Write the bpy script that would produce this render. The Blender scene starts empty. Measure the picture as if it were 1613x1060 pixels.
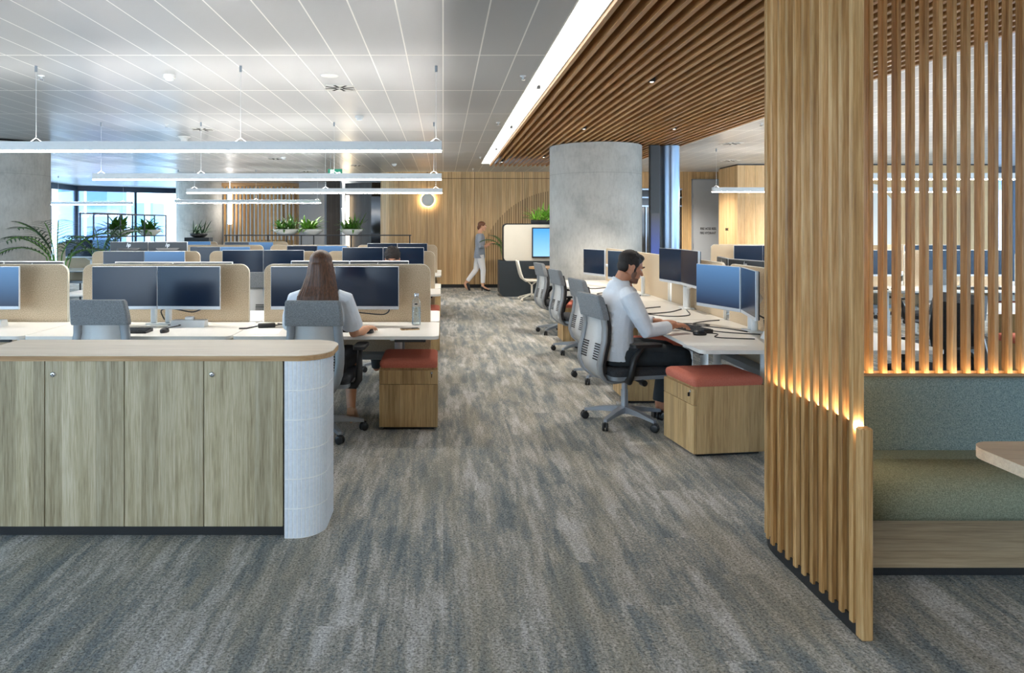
import bpy, bmesh, math, random
from mathutils import Vector, Matrix, Euler

PI = math.pi
R = math.radians
scene = bpy.context.scene
COL = scene.collection

# ------------------------------------------------------------------ camera
FPX, HX, HY, EYE = 1110.0, 698.0, 358.0, 1.55
cam_d = bpy.data.cameras.new('camera')
cam = bpy.data.objects.new('camera', cam_d)
COL.objects.link(cam)
cam.location = (0, 0, EYE)
cam.rotation_euler = (R(90), 0, 0)
cam_d.sensor_fit = 'HORIZONTAL'
cam_d.sensor_width = 36.0
cam_d.lens = FPX / 1613 * 36.0
cam_d.shift_x = (806.5 - HX) / 1613
cam_d.shift_y = -(530 - HY) / 1613
cam_d.clip_start = 0.05
cam_d.clip_end = 300
scene.camera = cam

# ------------------------------------------------------------------ view + world
vs = scene.view_settings
vs.view_transform = 'Standard'
vs.look = 'None'
vs.gamma = 1
vs.use_curve_mapping = False
vs.exposure = 1.45
world = bpy.data.worlds.new('daylight')
scene.world = world
world.use_nodes = True
wnt = world.node_tree
bg = wnt.nodes['Background']
bg.inputs['Color'].default_value = (0.70, 0.85, 1.0, 1)
bg.inputs['Strength'].default_value = 2.7
PEND_DOWN, PEND_UP, COVE, LED = 26.0, 13.0, 3.2, 70.0
SPOT_W = 110.0

scene.cycles.max_bounces = 7
scene.cycles.diffuse_bounces = 4
scene.cycles.glossy_bounces = 4
scene.cycles.transparent_max_bounces = 12
scene.cycles.sample_clamp_indirect = 4.0
scene.cycles.caustics_reflective = False
scene.cycles.caustics_refractive = False
scene.cycles.use_denoising = True


# ------------------------------------------------------------------ materials
def lin(r, g, b):
    f = lambda c: (c / 255) / 12.92 if c / 255 <= 0.04045 else ((c / 255 + 0.055) / 1.055) ** 2.4
    return (f(r), f(g), f(b), 1.0)


class NT:
    def __init__(self, name):
        self.m = bpy.data.materials.new(name)
        self.m.use_nodes = True
        self.t = self.m.node_tree
        self.b = self.t.nodes['Principled BSDF']
        self.out = self.t.nodes['Material Output']

    def n(self, kind, **kw):
        nd = self.t.nodes.new(kind)
        for k, v in kw.items():
            if k.startswith('i_'):
                nd.inputs[k[2:].replace('_', ' ')].default_value = v
            else:
                setattr(nd, k, v)
        return nd

    def l(self, a, b):
        self.t.links.new(a, b)

    def math(self, op, a, b=None, c=None):
        nd = self.t.nodes.new('ShaderNodeMath')
        nd.operation = op
        for i, v in enumerate((a, b, c)):
            if v is None:
                continue
            if hasattr(v, 'links'):
                self.l(v, nd.inputs[i])
            else:
                nd.inputs[i].default_value = v
        return nd.outputs[0]

    def coord(self, which='Object'):
        tc = self.n('ShaderNodeTexCoord')
        return tc.outputs[which]

    def xyz(self, v):
        s = self.n('ShaderNodeSeparateXYZ')
        self.l(v, s.inputs[0])
        return s.outputs

    def comb(self, x, y, z):
        c = self.n('ShaderNodeCombineXYZ')
        for i, v in enumerate((x, y, z)):
            if hasattr(v, 'links'):
                self.l(v, c.inputs[i])
            else:
                c.inputs[i].default_value = v
        return c.outputs[0]

    def mapping(self, v, scale=(1, 1, 1)):
        mp = self.n('ShaderNodeMapping')
        mp.inputs['Scale'].default_value = scale
        self.l(v, mp.inputs[0])
        return mp.outputs[0]

    def noise(self, v, scale=5, detail=3, rough=0.5, w=None):
        nd = self.n('ShaderNodeTexNoise')
        nd.inputs['Scale'].default_value = scale
        nd.inputs['Detail'].default_value = detail
        nd.inputs['Roughness'].default_value = rough
        self.l(v, nd.inputs['Vector'])
        if w is not None:
            nd.noise_dimensions = '4D'
            if hasattr(w, 'links'):
                self.l(w, nd.inputs['W'])
            else:
                nd.inputs['W'].default_value = w
        return nd.outputs['Fac']

    def ramp(self, f, stops, interp='LINEAR'):
        nd = self.n('ShaderNodeValToRGB')
        cr = nd.color_ramp
        cr.interpolation = interp
        while len(cr.elements) > 1:
            cr.elements.remove(cr.elements[-1])
        cr.elements[0].position = stops[0][0]
        cr.elements[0].color = stops[0][1]
        for p, c in stops[1:]:
            e = cr.elements.new(p)
            e.color = c
        self.l(f, nd.inputs[0])
        return nd.outputs[0]

    def mix(self, f, a, b, mode='MIX'):
        nd = self.n('ShaderNodeMix', data_type='RGBA', blend_type=mode)
        for sock, v in ((nd.inputs[0], f), (nd.inputs[6], a), (nd.inputs[7], b)):
            if hasattr(v, 'links'):
                self.l(v, sock)
            else:
                sock.default_value = v
        return nd.outputs[2]

    def bump(self, h, strength=0.2, dist=0.01):
        nd = self.n('ShaderNodeBump')
        nd.inputs['Strength'].default_value = strength
        nd.inputs['Distance'].default_value = dist
        self.l(h, nd.inputs['Height'])
        self.l(nd.outputs[0], self.b.inputs['Normal'])

    def setp(self, rough=0.5, metal=0.0, spec=0.5):
        self.b.inputs['Roughness'].default_value = rough
        self.b.inputs['Metallic'].default_value = metal
        self.b.inputs['Specular IOR Level'].default_value = spec


def grey(v):
    return (v, v, v, 1)


def plain(name, col, rough=0.5, metal=0.0, spec=0.5, var=0.06, scale=40, bump=0.0, stretch=(1, 1, 1), bdist=0.004):
    k = NT(name)
    k.setp(rough, metal, spec)
    v = k.mapping(k.coord(), stretch)
    f = k.noise(v, scale, 3, 0.6)
    a = tuple(min(1, c * (1 - var)) for c in col[:3]) + (1,)
    b = tuple(min(1, c * (1 + var)) for c in col[:3]) + (1,)
    k.l(k.ramp(f, [(0.3, a), (0.7, b)]), k.b.inputs['Base Color'])
    if bump:
        k.bump(f, bump, bdist)
    return k.m


def speckle(name, c1, c2, scale, rough=0.9, lo=0.35, hi=0.65, bump=0.3, c3=None):
    k = NT(name)
    k.setp(rough, 0, 0.2)
    v = k.coord()
    f = k.noise(v, scale, 2, 0.7)
    col = k.ramp(f, [(lo, c1), (hi, c2)])
    if c3:
        g = k.noise(v, scale * 0.05, 3, 0.6)
        col = k.mix(k.math('MULTIPLY', g, 0.5), col, c3)
    k.l(col, k.b.inputs['Base Color'])
    k.bump(f, bump, 0.003)
    return k.m


def emit(name, col, strength):
    k = NT(name)
    k.b.inputs['Base Color'].default_value = tuple(c * (0.7 if strength > 2 else 0.25) for c in col[:3]) + (1,)
    k.b.inputs['Emission Color'].default_value = col
    k.b.inputs['Emission Strength'].default_value = strength
    return k.m


def wood(name, dark, mid, light, axis='Z', plank=None, tone=0.5, rough=0.45, rnd=0.0, groove=0.0, spec=0.35, gs=1.0):
    """oak: stretched grain along an axis, optional boards of one width with their own tone"""
    k = NT(name)
    k.setp(rough, 0, spec)
    v = k.coord()
    s = {'X': (1.2, 28, 28), 'Y': (28, 1.2, 28), 'Z': (28, 28, 1.2)}[axis]
    oi = k.n('ShaderNodeObjectInfo')
    w = k.math('MULTIPLY', oi.outputs['Random'], 30)
    x, y, z = k.xyz(v)
    across = k.math('ADD', x, y) if axis == 'Z' else (k.math('ADD', y, z) if axis == 'X' else k.math('ADD', x, z))
    if plank:
        p = k.math('DIVIDE', across, plank)
        fl = k.math('FLOOR', p)
        wn = k.n('ShaderNodeTexWhiteNoise', noise_dimensions='2D')
        k.l(k.comb(fl, k.math('FLOOR', w), 0), wn.inputs['Vector'])
        tint = wn.outputs['Value']
        w = k.math('ADD', w, k.math('MULTIPLY', tint, 17))
    f = k.noise(k.mapping(v, s), 2.2 * gs, 6, 0.62, w)
    big = k.noise(k.mapping(v, tuple(q * 0.16 for q in s)), 2.0 * gs, 3, 0.5, w)
    fine = k.noise(k.mapping(v, tuple(q * (6 if q > 2 else 3) for q in s)), 2.4, 2, 0.5, w)
    g = k.math('ADD', k.math('MULTIPLY', f, 0.55), k.math('MULTIPLY', big, 0.45))
    col = k.ramp(g, [(0.34, dark), (0.5, mid), (0.64, light)])
    col = k.mix(0.28, col, k.ramp(fine, [(0.35, grey(0.45)), (0.6, grey(1.0))]), 'MULTIPLY')
    if plank:
        col = k.mix(1.0, col, k.ramp(tint, [(0, grey(1 - tone * 0.45)), (0.5, grey(1.0)), (1, grey(min(1.25, 1 + tone * 0.3)))]), 'MULTIPLY')
        if groove:
            fr = k.math('FRACT', p)
            gm = k.math('LESS_THAN', fr, groove)
            col = k.mix(k.math('MULTIPLY', gm, 0.7), col, (0.02, 0.013, 0.008, 1))
    if rnd:
        col = k.mix(1.0, col, k.ramp(oi.outputs['Random'], [(0, (1 - rnd, 1 - rnd * 1.1, 1 - rnd * 1.25, 1)), (0.5, grey(1)), (0.8, (1, 0.9, 0.78, 1)), (1, (1 + rnd * 0.3, 1 + rnd * 0.3, 1 + rnd * 0.25, 1))]), 'MULTIPLY')
    k.l(col, k.b.inputs['Base Color'])
    k.bump(f, 0.12, 0.002)
    return k.m


M = {}
M['slat'] = wood('oak_slat', lin(134, 92, 50), lin(190, 145, 90), lin(222, 184, 132), 'Z', rnd=0.2, gs=1.6)
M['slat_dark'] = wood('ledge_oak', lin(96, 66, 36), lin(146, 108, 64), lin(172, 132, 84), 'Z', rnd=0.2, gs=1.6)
M['baffle'] = wood('baffle_timber', lin(140, 96, 54), lin(182, 134, 84), lin(204, 160, 108), 'Y', rnd=0.12)
M['wall_wood'] = wood('wall_oak', lin(172, 134, 90), lin(204, 168, 118), lin(218, 186, 138), 'Z', plank=0.11, tone=0.45, groove=0.05)
M['pale_wall_wood'] = wood('pale_wall_oak', lin(186, 146, 98), lin(214, 176, 126), lin(226, 192, 146), 'Z', plank=0.24, tone=0.22, groove=0.02)
M['door_wood'] = wood('cabinet_oak', lin(128, 113, 84), lin(180, 166, 134), lin(206, 193, 166), 'Z', plank=0.085, tone=0.36, groove=0.0, gs=2.4)
M['ped_wood'] = wood('pedestal_oak', lin(148, 116, 74), lin(196, 164, 116), lin(214, 184, 138), 'Z', plank=0.062, tone=0.32, gs=1.7)
M['top_wood'] = wood('worktop_oak', lin(206, 188, 164), lin(224, 208, 184), lin(232, 218, 196), 'X')
M['cream'] = plain('cream_panel', lin(206, 200, 186), 0.6, var=0.02, scale=4)
M['bench_wood'] = wood('bench_oak', lin(132, 112, 86), lin(166, 144, 114), lin(184, 162, 132), 'X', plank=0.14, tone=0.3)
M['edge_wood'] = wood('edge_oak', lin(150, 112, 72), lin(182, 142, 98), lin(200, 164, 120), 'X')


def carpet():
    k = NT('carpet')
    k.setp(0.95, 0, 0.1)
    v = k.coord()
    x, y, z = k.xyz(v)
    # planks 25 cm by 1 m, staggered
    pu = k.math('DIVIDE', x, 0.25)
    fu = k.math('FLOOR', pu)
    off = k.math('FRACT', k.math('MULTIPLY', fu, 0.37))
    pv = k.math('ADD', k.math('DIVIDE', y, 1.0), off)
    fv = k.math('FLOOR', pv)
    wn = k.n('ShaderNodeTexWhiteNoise', noise_dimensions='2D')
    k.l(k.comb(fu, fv, 0), wn.inputs['Vector'])
    w = k.math('MULTIPLY', wn.outputs['Value'], 2.2)
    wv = k.n('ShaderNodeTexNoise')
    wv.inputs['Scale'].default_value = 34
    wv.inputs['Detail'].default_value = 3
    k.l(v, wv.inputs['Vector'])
    vm = k.n('ShaderNodeVectorMath', operation='MULTIPLY_ADD')
    k.l(wv.outputs['Color'], vm.inputs[0])
    vm.inputs[1].default_value = (0.034, 0.10, 0)
    k.l(v, vm.inputs[2])
    v2 = vm.outputs[0]
    streak = k.noise(k.mapping(v2, (12, 1.15, 1)), 1.0, 5, 0.68, w)
    thin = k.noise(k.mapping(v2, (30, 3.2, 1)), 1.0, 3, 0.65, w)
    patch = k.noise(k.mapping(v2, (4.2, 1.3, 1)), 1.0, 5, 0.66)
    tuft = k.noise(v, 95, 3, 0.8)
    crumb = k.noise(v, 46, 3, 0.8)
    s2 = k.math('ADD', k.math('ADD', k.math('MULTIPLY', streak, 0.5), k.math('MULTIPLY', thin, 0.16)), k.math('MULTIPLY', patch, 0.34))
    s3 = k.math('ADD', s2, k.math('MULTIPLY', k.math('SUBTRACT', crumb, 0.5), 0.2))
    col = k.ramp(s3, [(0.42, lin(120, 127, 129)), (0.462, lin(137, 142, 142)), (0.487, lin(152, 153, 149)), (0.512, lin(161, 158, 149)), (0.524, lin(177, 174, 167)),
                      (0.55, lin(184, 182, 177)), (0.59, lin(202, 200, 197))])
    beige = k.noise(k.mapping(v, (4, 0.8, 1)), 1.0, 4, 0.65, 4.0)
    col = k.mix(k.ramp(beige, [(0.47, grey(0)), (0.60, grey(0.45))]), col, lin(168, 160, 142))
    col = k.mix(0.85, col, k.ramp(tuft, [(0.36, grey(0.3)), (0.46, grey(0.92)), (0.54, grey(1.25)), (0.66, grey(1.7))]), 'MULTIPLY')
    k.l(col, k.b.inputs['Base Color'])
    k.bump(tuft, 0.7, 0.012)
    return k.m


M['carpet'] = carpet()


def ceiling_metal():
    k = NT('ceiling_panels')
    k.setp(0.36, 0.1, 0.28)
    v = k.coord()
    x, y, z = k.xyz(v)
    ax = k.math('FRACT', k.math('ADD', k.math('DIVIDE', x, 0.3005), 100.02))
    ay = k.math('FRACT', k.math('ADD', k.math('DIVIDE', k.math('SUBTRACT', y, 5.805), 1.5), 100.0))
    lx = k.math('LESS_THAN', ax, 0.035)
    ly = k.math('LESS_THAN', ay, 0.0145)
    line = k.math('MAXIMUM', lx, ly)
    wn = k.n('ShaderNodeTexWhiteNoise', noise_dimensions='2D')
    k.l(k.comb(k.math('FLOOR', k.math('ADD', k.math('DIVIDE', x, 0.3005), 100.02)), k.math('FLOOR', k.math('ADD', k.math('DIVIDE', k.math('SUBTRACT', y, 5.805), 1.5), 100.0)), 0), wn.inputs['Vector'])
    base = k.ramp(wn.outputs['Value'], [(0, (0.40, 0.415, 0.43, 1)), (1, (0.44, 0.455, 0.47, 1))])
    col = k.mix(line, base, (0.86, 0.85, 0.82, 1))
    k.l(col, k.b.inputs['Base Color'])
    rr = k.math('ADD', 0.3, k.math('MULTIPLY', wn.outputs['Value'], 0.1))
    k.l(rr, k.b.inputs['Roughness'])
    # panels bow a little between their joints
    sx = k.math('SINE', k.math('MULTIPLY', k.math('ADD', ax, 0.0), 2 * PI))
    k.bump(k.math('ADD', k.math('MULTIPLY', sx, 0.5), k.math('MULTIPLY', line, 0.6)), 0.12, 0.01)
    return k.m


M['ceiling'] = ceiling_metal()


def concrete():
    k = NT('concrete')
    k.setp(0.75, 0, 0.25)
    v = k.coord()
    f = k.noise(v, 1.6, 6, 0.65)
    g = k.noise(k.mapping(v, (3, 3, 1)), 9, 4, 0.7)
    col = k.ramp(f, [(0.3, lin(164, 163, 158)), (0.5, lin(190, 188, 182)), (0.7, lin(204, 202, 196))])
    col = k.mix(0.35, col, k.ramp(g, [(0.32, grey(0.62)), (0.55, grey(1))]), 'MULTIPLY')
    z = k.xyz(v)[2]
    j = k.math('LESS_THAN', k.math('ABSOLUTE', k.math('SUBTRACT', z, 2.42)), 0.004)
    col = k.mix(k.math('MULTIPLY', j, 0.35), col, lin(120, 118, 112))
    k.l(col, k.b.inputs['Base Color'])
    k.bump(g, 0.12, 0.004)
    return k.m


M['concrete'] = concrete()
M['felt'] = speckle('beige_felt', lin(172, 152, 124), lin(228, 208, 180), 170, bump=0.4)
M['felt_edge'] = plain('screen_edging', lin(232, 224, 208), 0.6)
M['white'] = plain('white_laminate', lin(236, 233, 226), 0.32, var=0.015)
M['white_metal'] = plain('white_powdercoat', lin(226, 230, 232), 0.38, var=0.02)
M['grey_metal'] = plain('grey_powdercoat', lin(150, 158, 166), 0.42, 0.2, var=0.03)
M['alu'] = plain('polished_aluminium', lin(176, 184, 194), 0.34, 0.55, var=0.03, stretch=(1, 1, 6))
M['shell'] = plain('chair_shell_plastic', lin(150, 155, 160), 0.4, 0.1, var=0.02)
M['shell_pale'] = plain('pale_chair_panel', lin(206, 208, 208), 0.45, var=0.02)
M['chair_fabric'] = speckle('grey_chair_fabric', lin(104, 108, 112), lin(158, 162, 166), 260, bump=0.4)
M['dark_fabric'] = speckle('charcoal_fabric', lin(48, 50, 54), lin(76, 78, 82), 240, bump=0.35)
M['black'] = plain('black_plastic', (0.014, 0.015, 0.017, 1), 0.4, var=0.1)
M['black_metal'] = plain('black_metal', (0.016, 0.018, 0.022, 1), 0.45, 0.2, var=0.1)
M['dark_gap'] = plain('dark_void', (0.012, 0.010, 0.009, 1), 0.9, var=0.1)
M['navy_panel'] = plain('charcoal_laminate', lin(36, 44, 50), 0.55, var=0.04)
M['coral'] = speckle('coral_upholstery', lin(182, 100, 82), lin(210, 128, 108), 300, bump=0.25)
M['teal'] = speckle('teal_upholstery', lin(98, 120, 124), lin(150, 169, 169), 190, bump=0.35)
M['olive'] = speckle('olive_upholstery', lin(116, 124, 108), lin(160, 168, 148), 190, bump=0.35)
M['tile'] = plain('white_finger_tile', lin(222, 226, 232), 0.3, var=0.06, scale=60)
M['grout'] = plain('pale_grout', lin(240, 240, 238), 0.8)
M['silver'] = plain('monitor_silver', lin(205, 210, 216), 0.36, 0.25, var=0.02)
M['mon_back'] = plain('monitor_back_shell', lin(58, 62, 66), 0.42, 0.1, var=0.04)
M['chrome'] = plain('chrome', lin(210, 212, 216), 0.15, 1.0, var=0.02)
M['steel'] = plain('brushed_steel', lin(140, 158, 180), 0.3, 0.9, var=0.05, stretch=(20, 20, 0.3))
M['grey_wall'] = plain('grey_paint', lin(148, 152, 158), 0.7, var=0.02, scale=3)
M['white_paint'] = plain('white_paint', lin(230, 230, 226), 0.7, var=0.015, scale=3)
M['dark_wall'] = wood('dark_fluted_timber', (0.012, 0.010, 0.009, 1), (0.03, 0.024, 0.02, 1), (0.05, 0.04, 0.034, 1), 'Z', plank=0.09, tone=0.7, groove=0.25)
M['door_grey'] = plain('grey_door_paint', lin(172, 176, 180), 0.5, var=0.02, scale=4)
M['frame_blue'] = plain('window_frame_metal', lin(44, 58, 78), 0.4, 0.3, var=0.06)
M['paper'] = plain('paper', lin(244, 243, 238), 0.7, var=0.02)
M['pot'] = plain('white_ceramic', lin(238, 236, 230), 0.35, var=0.02)
M['soil'] = plain('potting_soil', (0.03, 0.02, 0.014, 1), 0.95, var=0.3)
M['leaf'] = plain('leaf_green', lin(88, 138, 52), 0.42, var=0.45, scale=9)
M['leaf_bright'] = plain('fresh_leaf_green', lin(128, 184, 68), 0.42, var=0.35, scale=9)
M['leaf_pale'] = plain('pale_leaf', lin(150, 182, 178), 0.42, var=0.2, scale=20)
M['leaf_dark'] = plain('palm_leaf', lin(48, 84, 52), 0.38, var=0.4, scale=7)
M['skin'] = plain('skin', lin(214, 160, 128), 0.5, var=0.06, scale=30)
M['skin_m'] = plain('tanned_skin', lin(190, 132, 102), 0.5, var=0.07, scale=30)
M['hair_brown'] = plain('long_brown_hair', lin(88, 56, 36), 0.5, var=0.6, scale=26, stretch=(5, 5, 0.35), bump=0.5)
M['hair_dark'] = plain('dark_hair', lin(34, 27, 24), 0.75, var=0.35, scale=60, bump=0.4)
M['hair_auburn'] = plain('auburn_hair', lin(112, 70, 44), 0.5, var=0.3, scale=50, bump=0.3)
M['stubble'] = plain('stubble', lin(122, 88, 72), 0.7, var=0.25, scale=200)
M['shirt'] = plain('white_shirt_cotton', lin(226, 232, 240), 0.8, var=0.03, scale=14, bump=0.35, bdist=0.02)
M['trousers'] = plain('dark_trousers', lin(40, 47, 52), 0.85, var=0.12, scale=20, bump=0.3)
M['blazer'] = plain('grey_blazer', lin(150, 156, 166), 0.85, var=0.06, scale=30)
M['white_trousers'] = plain('white_trousers', lin(232, 230, 230), 0.8, var=0.03)
M['black_skirt'] = plain('black_cloth', lin(36, 38, 42), 0.85, var=0.1)
M['beige_shoe'] = plain('nude_leather', lin(206, 164, 132), 0.35, var=0.05)
M['green_sign'] = emit('exit_sign_green', lin(10, 140, 108), 0.3)
M['sign_white'] = emit('exit_sign_white', (1, 1, 1, 1), 0.4)
M['lettering'] = plain('black_lettering', (0.01, 0.01, 0.012, 1), 0.5, var=0.1)
M['white_letter'] = plain('silver_emblem', lin(226, 230, 234), 0.3, 0.3, var=0.02)
M['lamp_white'] = emit('pendant_diffuser', (1.0, 0.965, 0.91, 1), PEND_DOWN)
M['lamp_up'] = emit('pendant_uplight', (1.0, 0.95, 0.88, 1), PEND_UP)
M['cove'] = emit('cove_light', (1.0, 0.97, 0.93, 1), COVE)
M['led'] = emit('warm_led_strip', (1.0, 0.80, 0.54, 1), LED)
M['led_back'] = emit('banquette_led_strip', (1.0, 0.80, 0.54, 1), 9)
M['led_soft'] = emit('warm_lobby_strip', (1.0, 0.78, 0.5, 1), 7)
M['ring'] = emit('sconce_glow', (1.0, 0.8, 0.5, 1), 30)
M['tube'] = emit('tube_lamp_glow', (1.0, 0.97, 0.93, 1), 4)
M['spot'] = emit('downlight_lens', (1.0, 0.95, 0.85, 1), 1.5)


def dark_screen():
    k = NT('switched_off_display')
    k.setp(0.16, 0, 0.32)
    f = k.noise(k.coord(), 2.0, 2)
    k.l(k.ramp(f, [(0.3, (0.008, 0.017, 0.038, 1)), (0.7, (0.011, 0.023, 0.05, 1))]), k.b.inputs['Base Color'])
    return k.m


M['screen'] = dark_screen()


def lit_screen(name, lo, hi, z0, z1, s):
    k = NT(name)
    k.setp(0.3, 0, 0.5)
    k.b.inputs['Base Color'].default_value = (0.01, 0.012, 0.02, 1)
    z = k.xyz(k.coord())[2]
    mr = k.n('ShaderNodeMapRange')
    mr.inputs[1].default_value = z0
    mr.inputs[2].default_value = z1
    k.l(z, mr.inputs[0])
    k.l(k.ramp(mr.outputs[0], [(0, lo), (1, hi)]), k.b.inputs['Emission Color'])
    k.b.inputs['Emission Strength'].default_value = s
    return k.m


M['screen_blue_sheen'] = lit_screen('blue_sheen_display', lin(16, 32, 62), lin(84, 136, 190), 0.0, 0.36, 0.36)  # blue glow; on the left benches it paints sky mirrored in dark screens
M['tv_blue'] = lit_screen('bright_blue_display', lin(150, 205, 245), lin(70, 160, 240), 0.9, 1.52, 0.5)
M['panel_blue'] = lit_screen('blue_gradient_panel', lin(50, 90, 210), lin(46, 40, 38), 0.7, 1.75, 0.35)  # emissive gradient, blue below and dark brown above


def glass(name, tint, refl=0.12):
    k = NT(name)
    k.t.nodes.remove(k.b)
    tr = k.n('ShaderNodeBsdfTransparent')
    tr.inputs[0].default_value = tint
    gl = k.n('ShaderNodeBsdfGlossy')
    gl.inputs['Roughness'].default_value = 0.03
    gl.inputs['Color'].default_value = (0.9, 0.95, 1, 1)
    lw = k.n('ShaderNodeLayerWeight')
    lw.inputs['Blend'].default_value = 0.25
    f = k.math('ADD', k.math('MULTIPLY', lw.outputs['Fresnel'], 0.5), refl * 0.3)
    mx = k.n('ShaderNodeMixShader')
    k.l(f, mx.inputs[0])
    k.l(tr.outputs[0], mx.inputs[1])
    k.l(gl.outputs[0], mx.inputs[2])
    k.l(mx.outputs[0], k.out.inputs['Surface'])
    return k.m


M['glass'] = glass('window_glass', (0.86, 0.95, 1.0, 1))
M['bottle_glass'] = glass('bottle_glass', (0.93, 0.96, 0.97, 1), 0.3)
M['bottle_water'] = glass('still_water', (0.90, 0.95, 0.97, 1), 0.1)
M['dark_glass'] = plain('dark_glazing', lin(40, 44, 50), 0.08, 0.3, var=0.3, scale=3, stretch=(0.3, 0.3, 3))


def facade(name, wall_c, glass_c, fw, fh):
    k = NT(name)
    k.setp(0.35, 0, 0.5)
    v = k.coord()
    x, y, z = k.xyz(v)
    a = k.math('FRACT', k.math('DIVIDE', k.math('ADD', x, y), fw))
    b = k.math('FRACT', k.math('DIVIDE', z, fh))
    g = k.math('MULTIPLY', k.math('GREATER_THAN', a, 0.16), k.math('GREATER_THAN', b, 0.22))
    n = k.noise(v, 0.25, 3)
    col = k.mix(g, wall_c, k.mix(k.math('MULTIPLY', n, 0.35), glass_c, (0.4, 0.55, 0.75, 1)))
    k.l(col, k.b.inputs['Base Color'])
    return k.m


M['tower_a'] = facade('blue_tower_facade', lin(60, 96, 150), lin(30, 62, 128), 1.6, 3.4)
M['tower_b'] = facade('pale_tower_facade', lin(200, 212, 222), lin(90, 140, 180), 2.2, 3.0)
M['tower_c'] = facade('teal_tower_facade', lin(90, 140, 180), lin(34, 80, 136), 2.8, 3.2)


def arch_wall():
    """oak boards; a quarter circle of darker fluting at the right"""
    k = NT('fluted_wall_oak')
    k.setp(0.45, 0, 0.35)
    v = k.coord()
    x, y, z = k.xyz(v)
    p = k.math('DIVIDE', x, 0.115)
    fl = k.math('FLOOR', p)
    wn = k.n('ShaderNodeTexWhiteNoise', noise_dimensions='1D')
    k.l(fl, wn.inputs['W'])
    f = k.noise(k.mapping(v, (28, 28, 0.9)), 1.6, 5, 0.6, k.math('MULTIPLY', wn.outputs['Value'], 9))
    col = k.ramp(f, [(0.32, lin(186, 146, 100)), (0.5, lin(208, 172, 124)), (0.68, lin(222, 190, 144))])
    col = k.mix(1.0, col, k.ramp(wn.outputs['Value'], [(0, grey(0.8)), (1, grey(1.1))]), 'MULTIPLY')
    gm = k.math('LESS_THAN', k.math('FRACT', p), 0.07)
    seam = k.math('LESS_THAN', k.math('FRACT', k.math('DIVIDE', k.math('ADD', x, 0.42), 1.22)), 0.012)
    hs = k.math('LESS_THAN', k.math('ABSOLUTE', k.math('SUBTRACT', z, 2.8)), 0.009)
    lines = k.math('MAXIMUM', k.math('MAXIMUM', k.math('MULTIPLY', gm, 0.5), seam), hs)
    dx = k.math('SUBTRACT', x, 3.03)
    dz = k.math('SUBTRACT', z, 0.38)
    d2 = k.math('ADD', k.math('MULTIPLY', dx, dx), k.math('MULTIPLY', dz, dz))
    inside = k.math('LESS_THAN', d2, 2.12 * 2.12)
    fine = k.math('LESS_THAN', k.math('FRACT', k.math('DIVIDE', x, 0.058)), 0.42)
    flute = k.math('MULTIPLY', inside, fine)
    col = k.mix(k.math('MULTIPLY', flute, 0.62), col, lin(70, 52, 34))
    col = k.mix(k.math('MULTIPLY', lines, 0.75), col, lin(70, 48, 28))
    k.l(col, k.b.inputs['Base Color'])
    return k.m


M['arch_wall'] = arch_wall()


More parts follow.
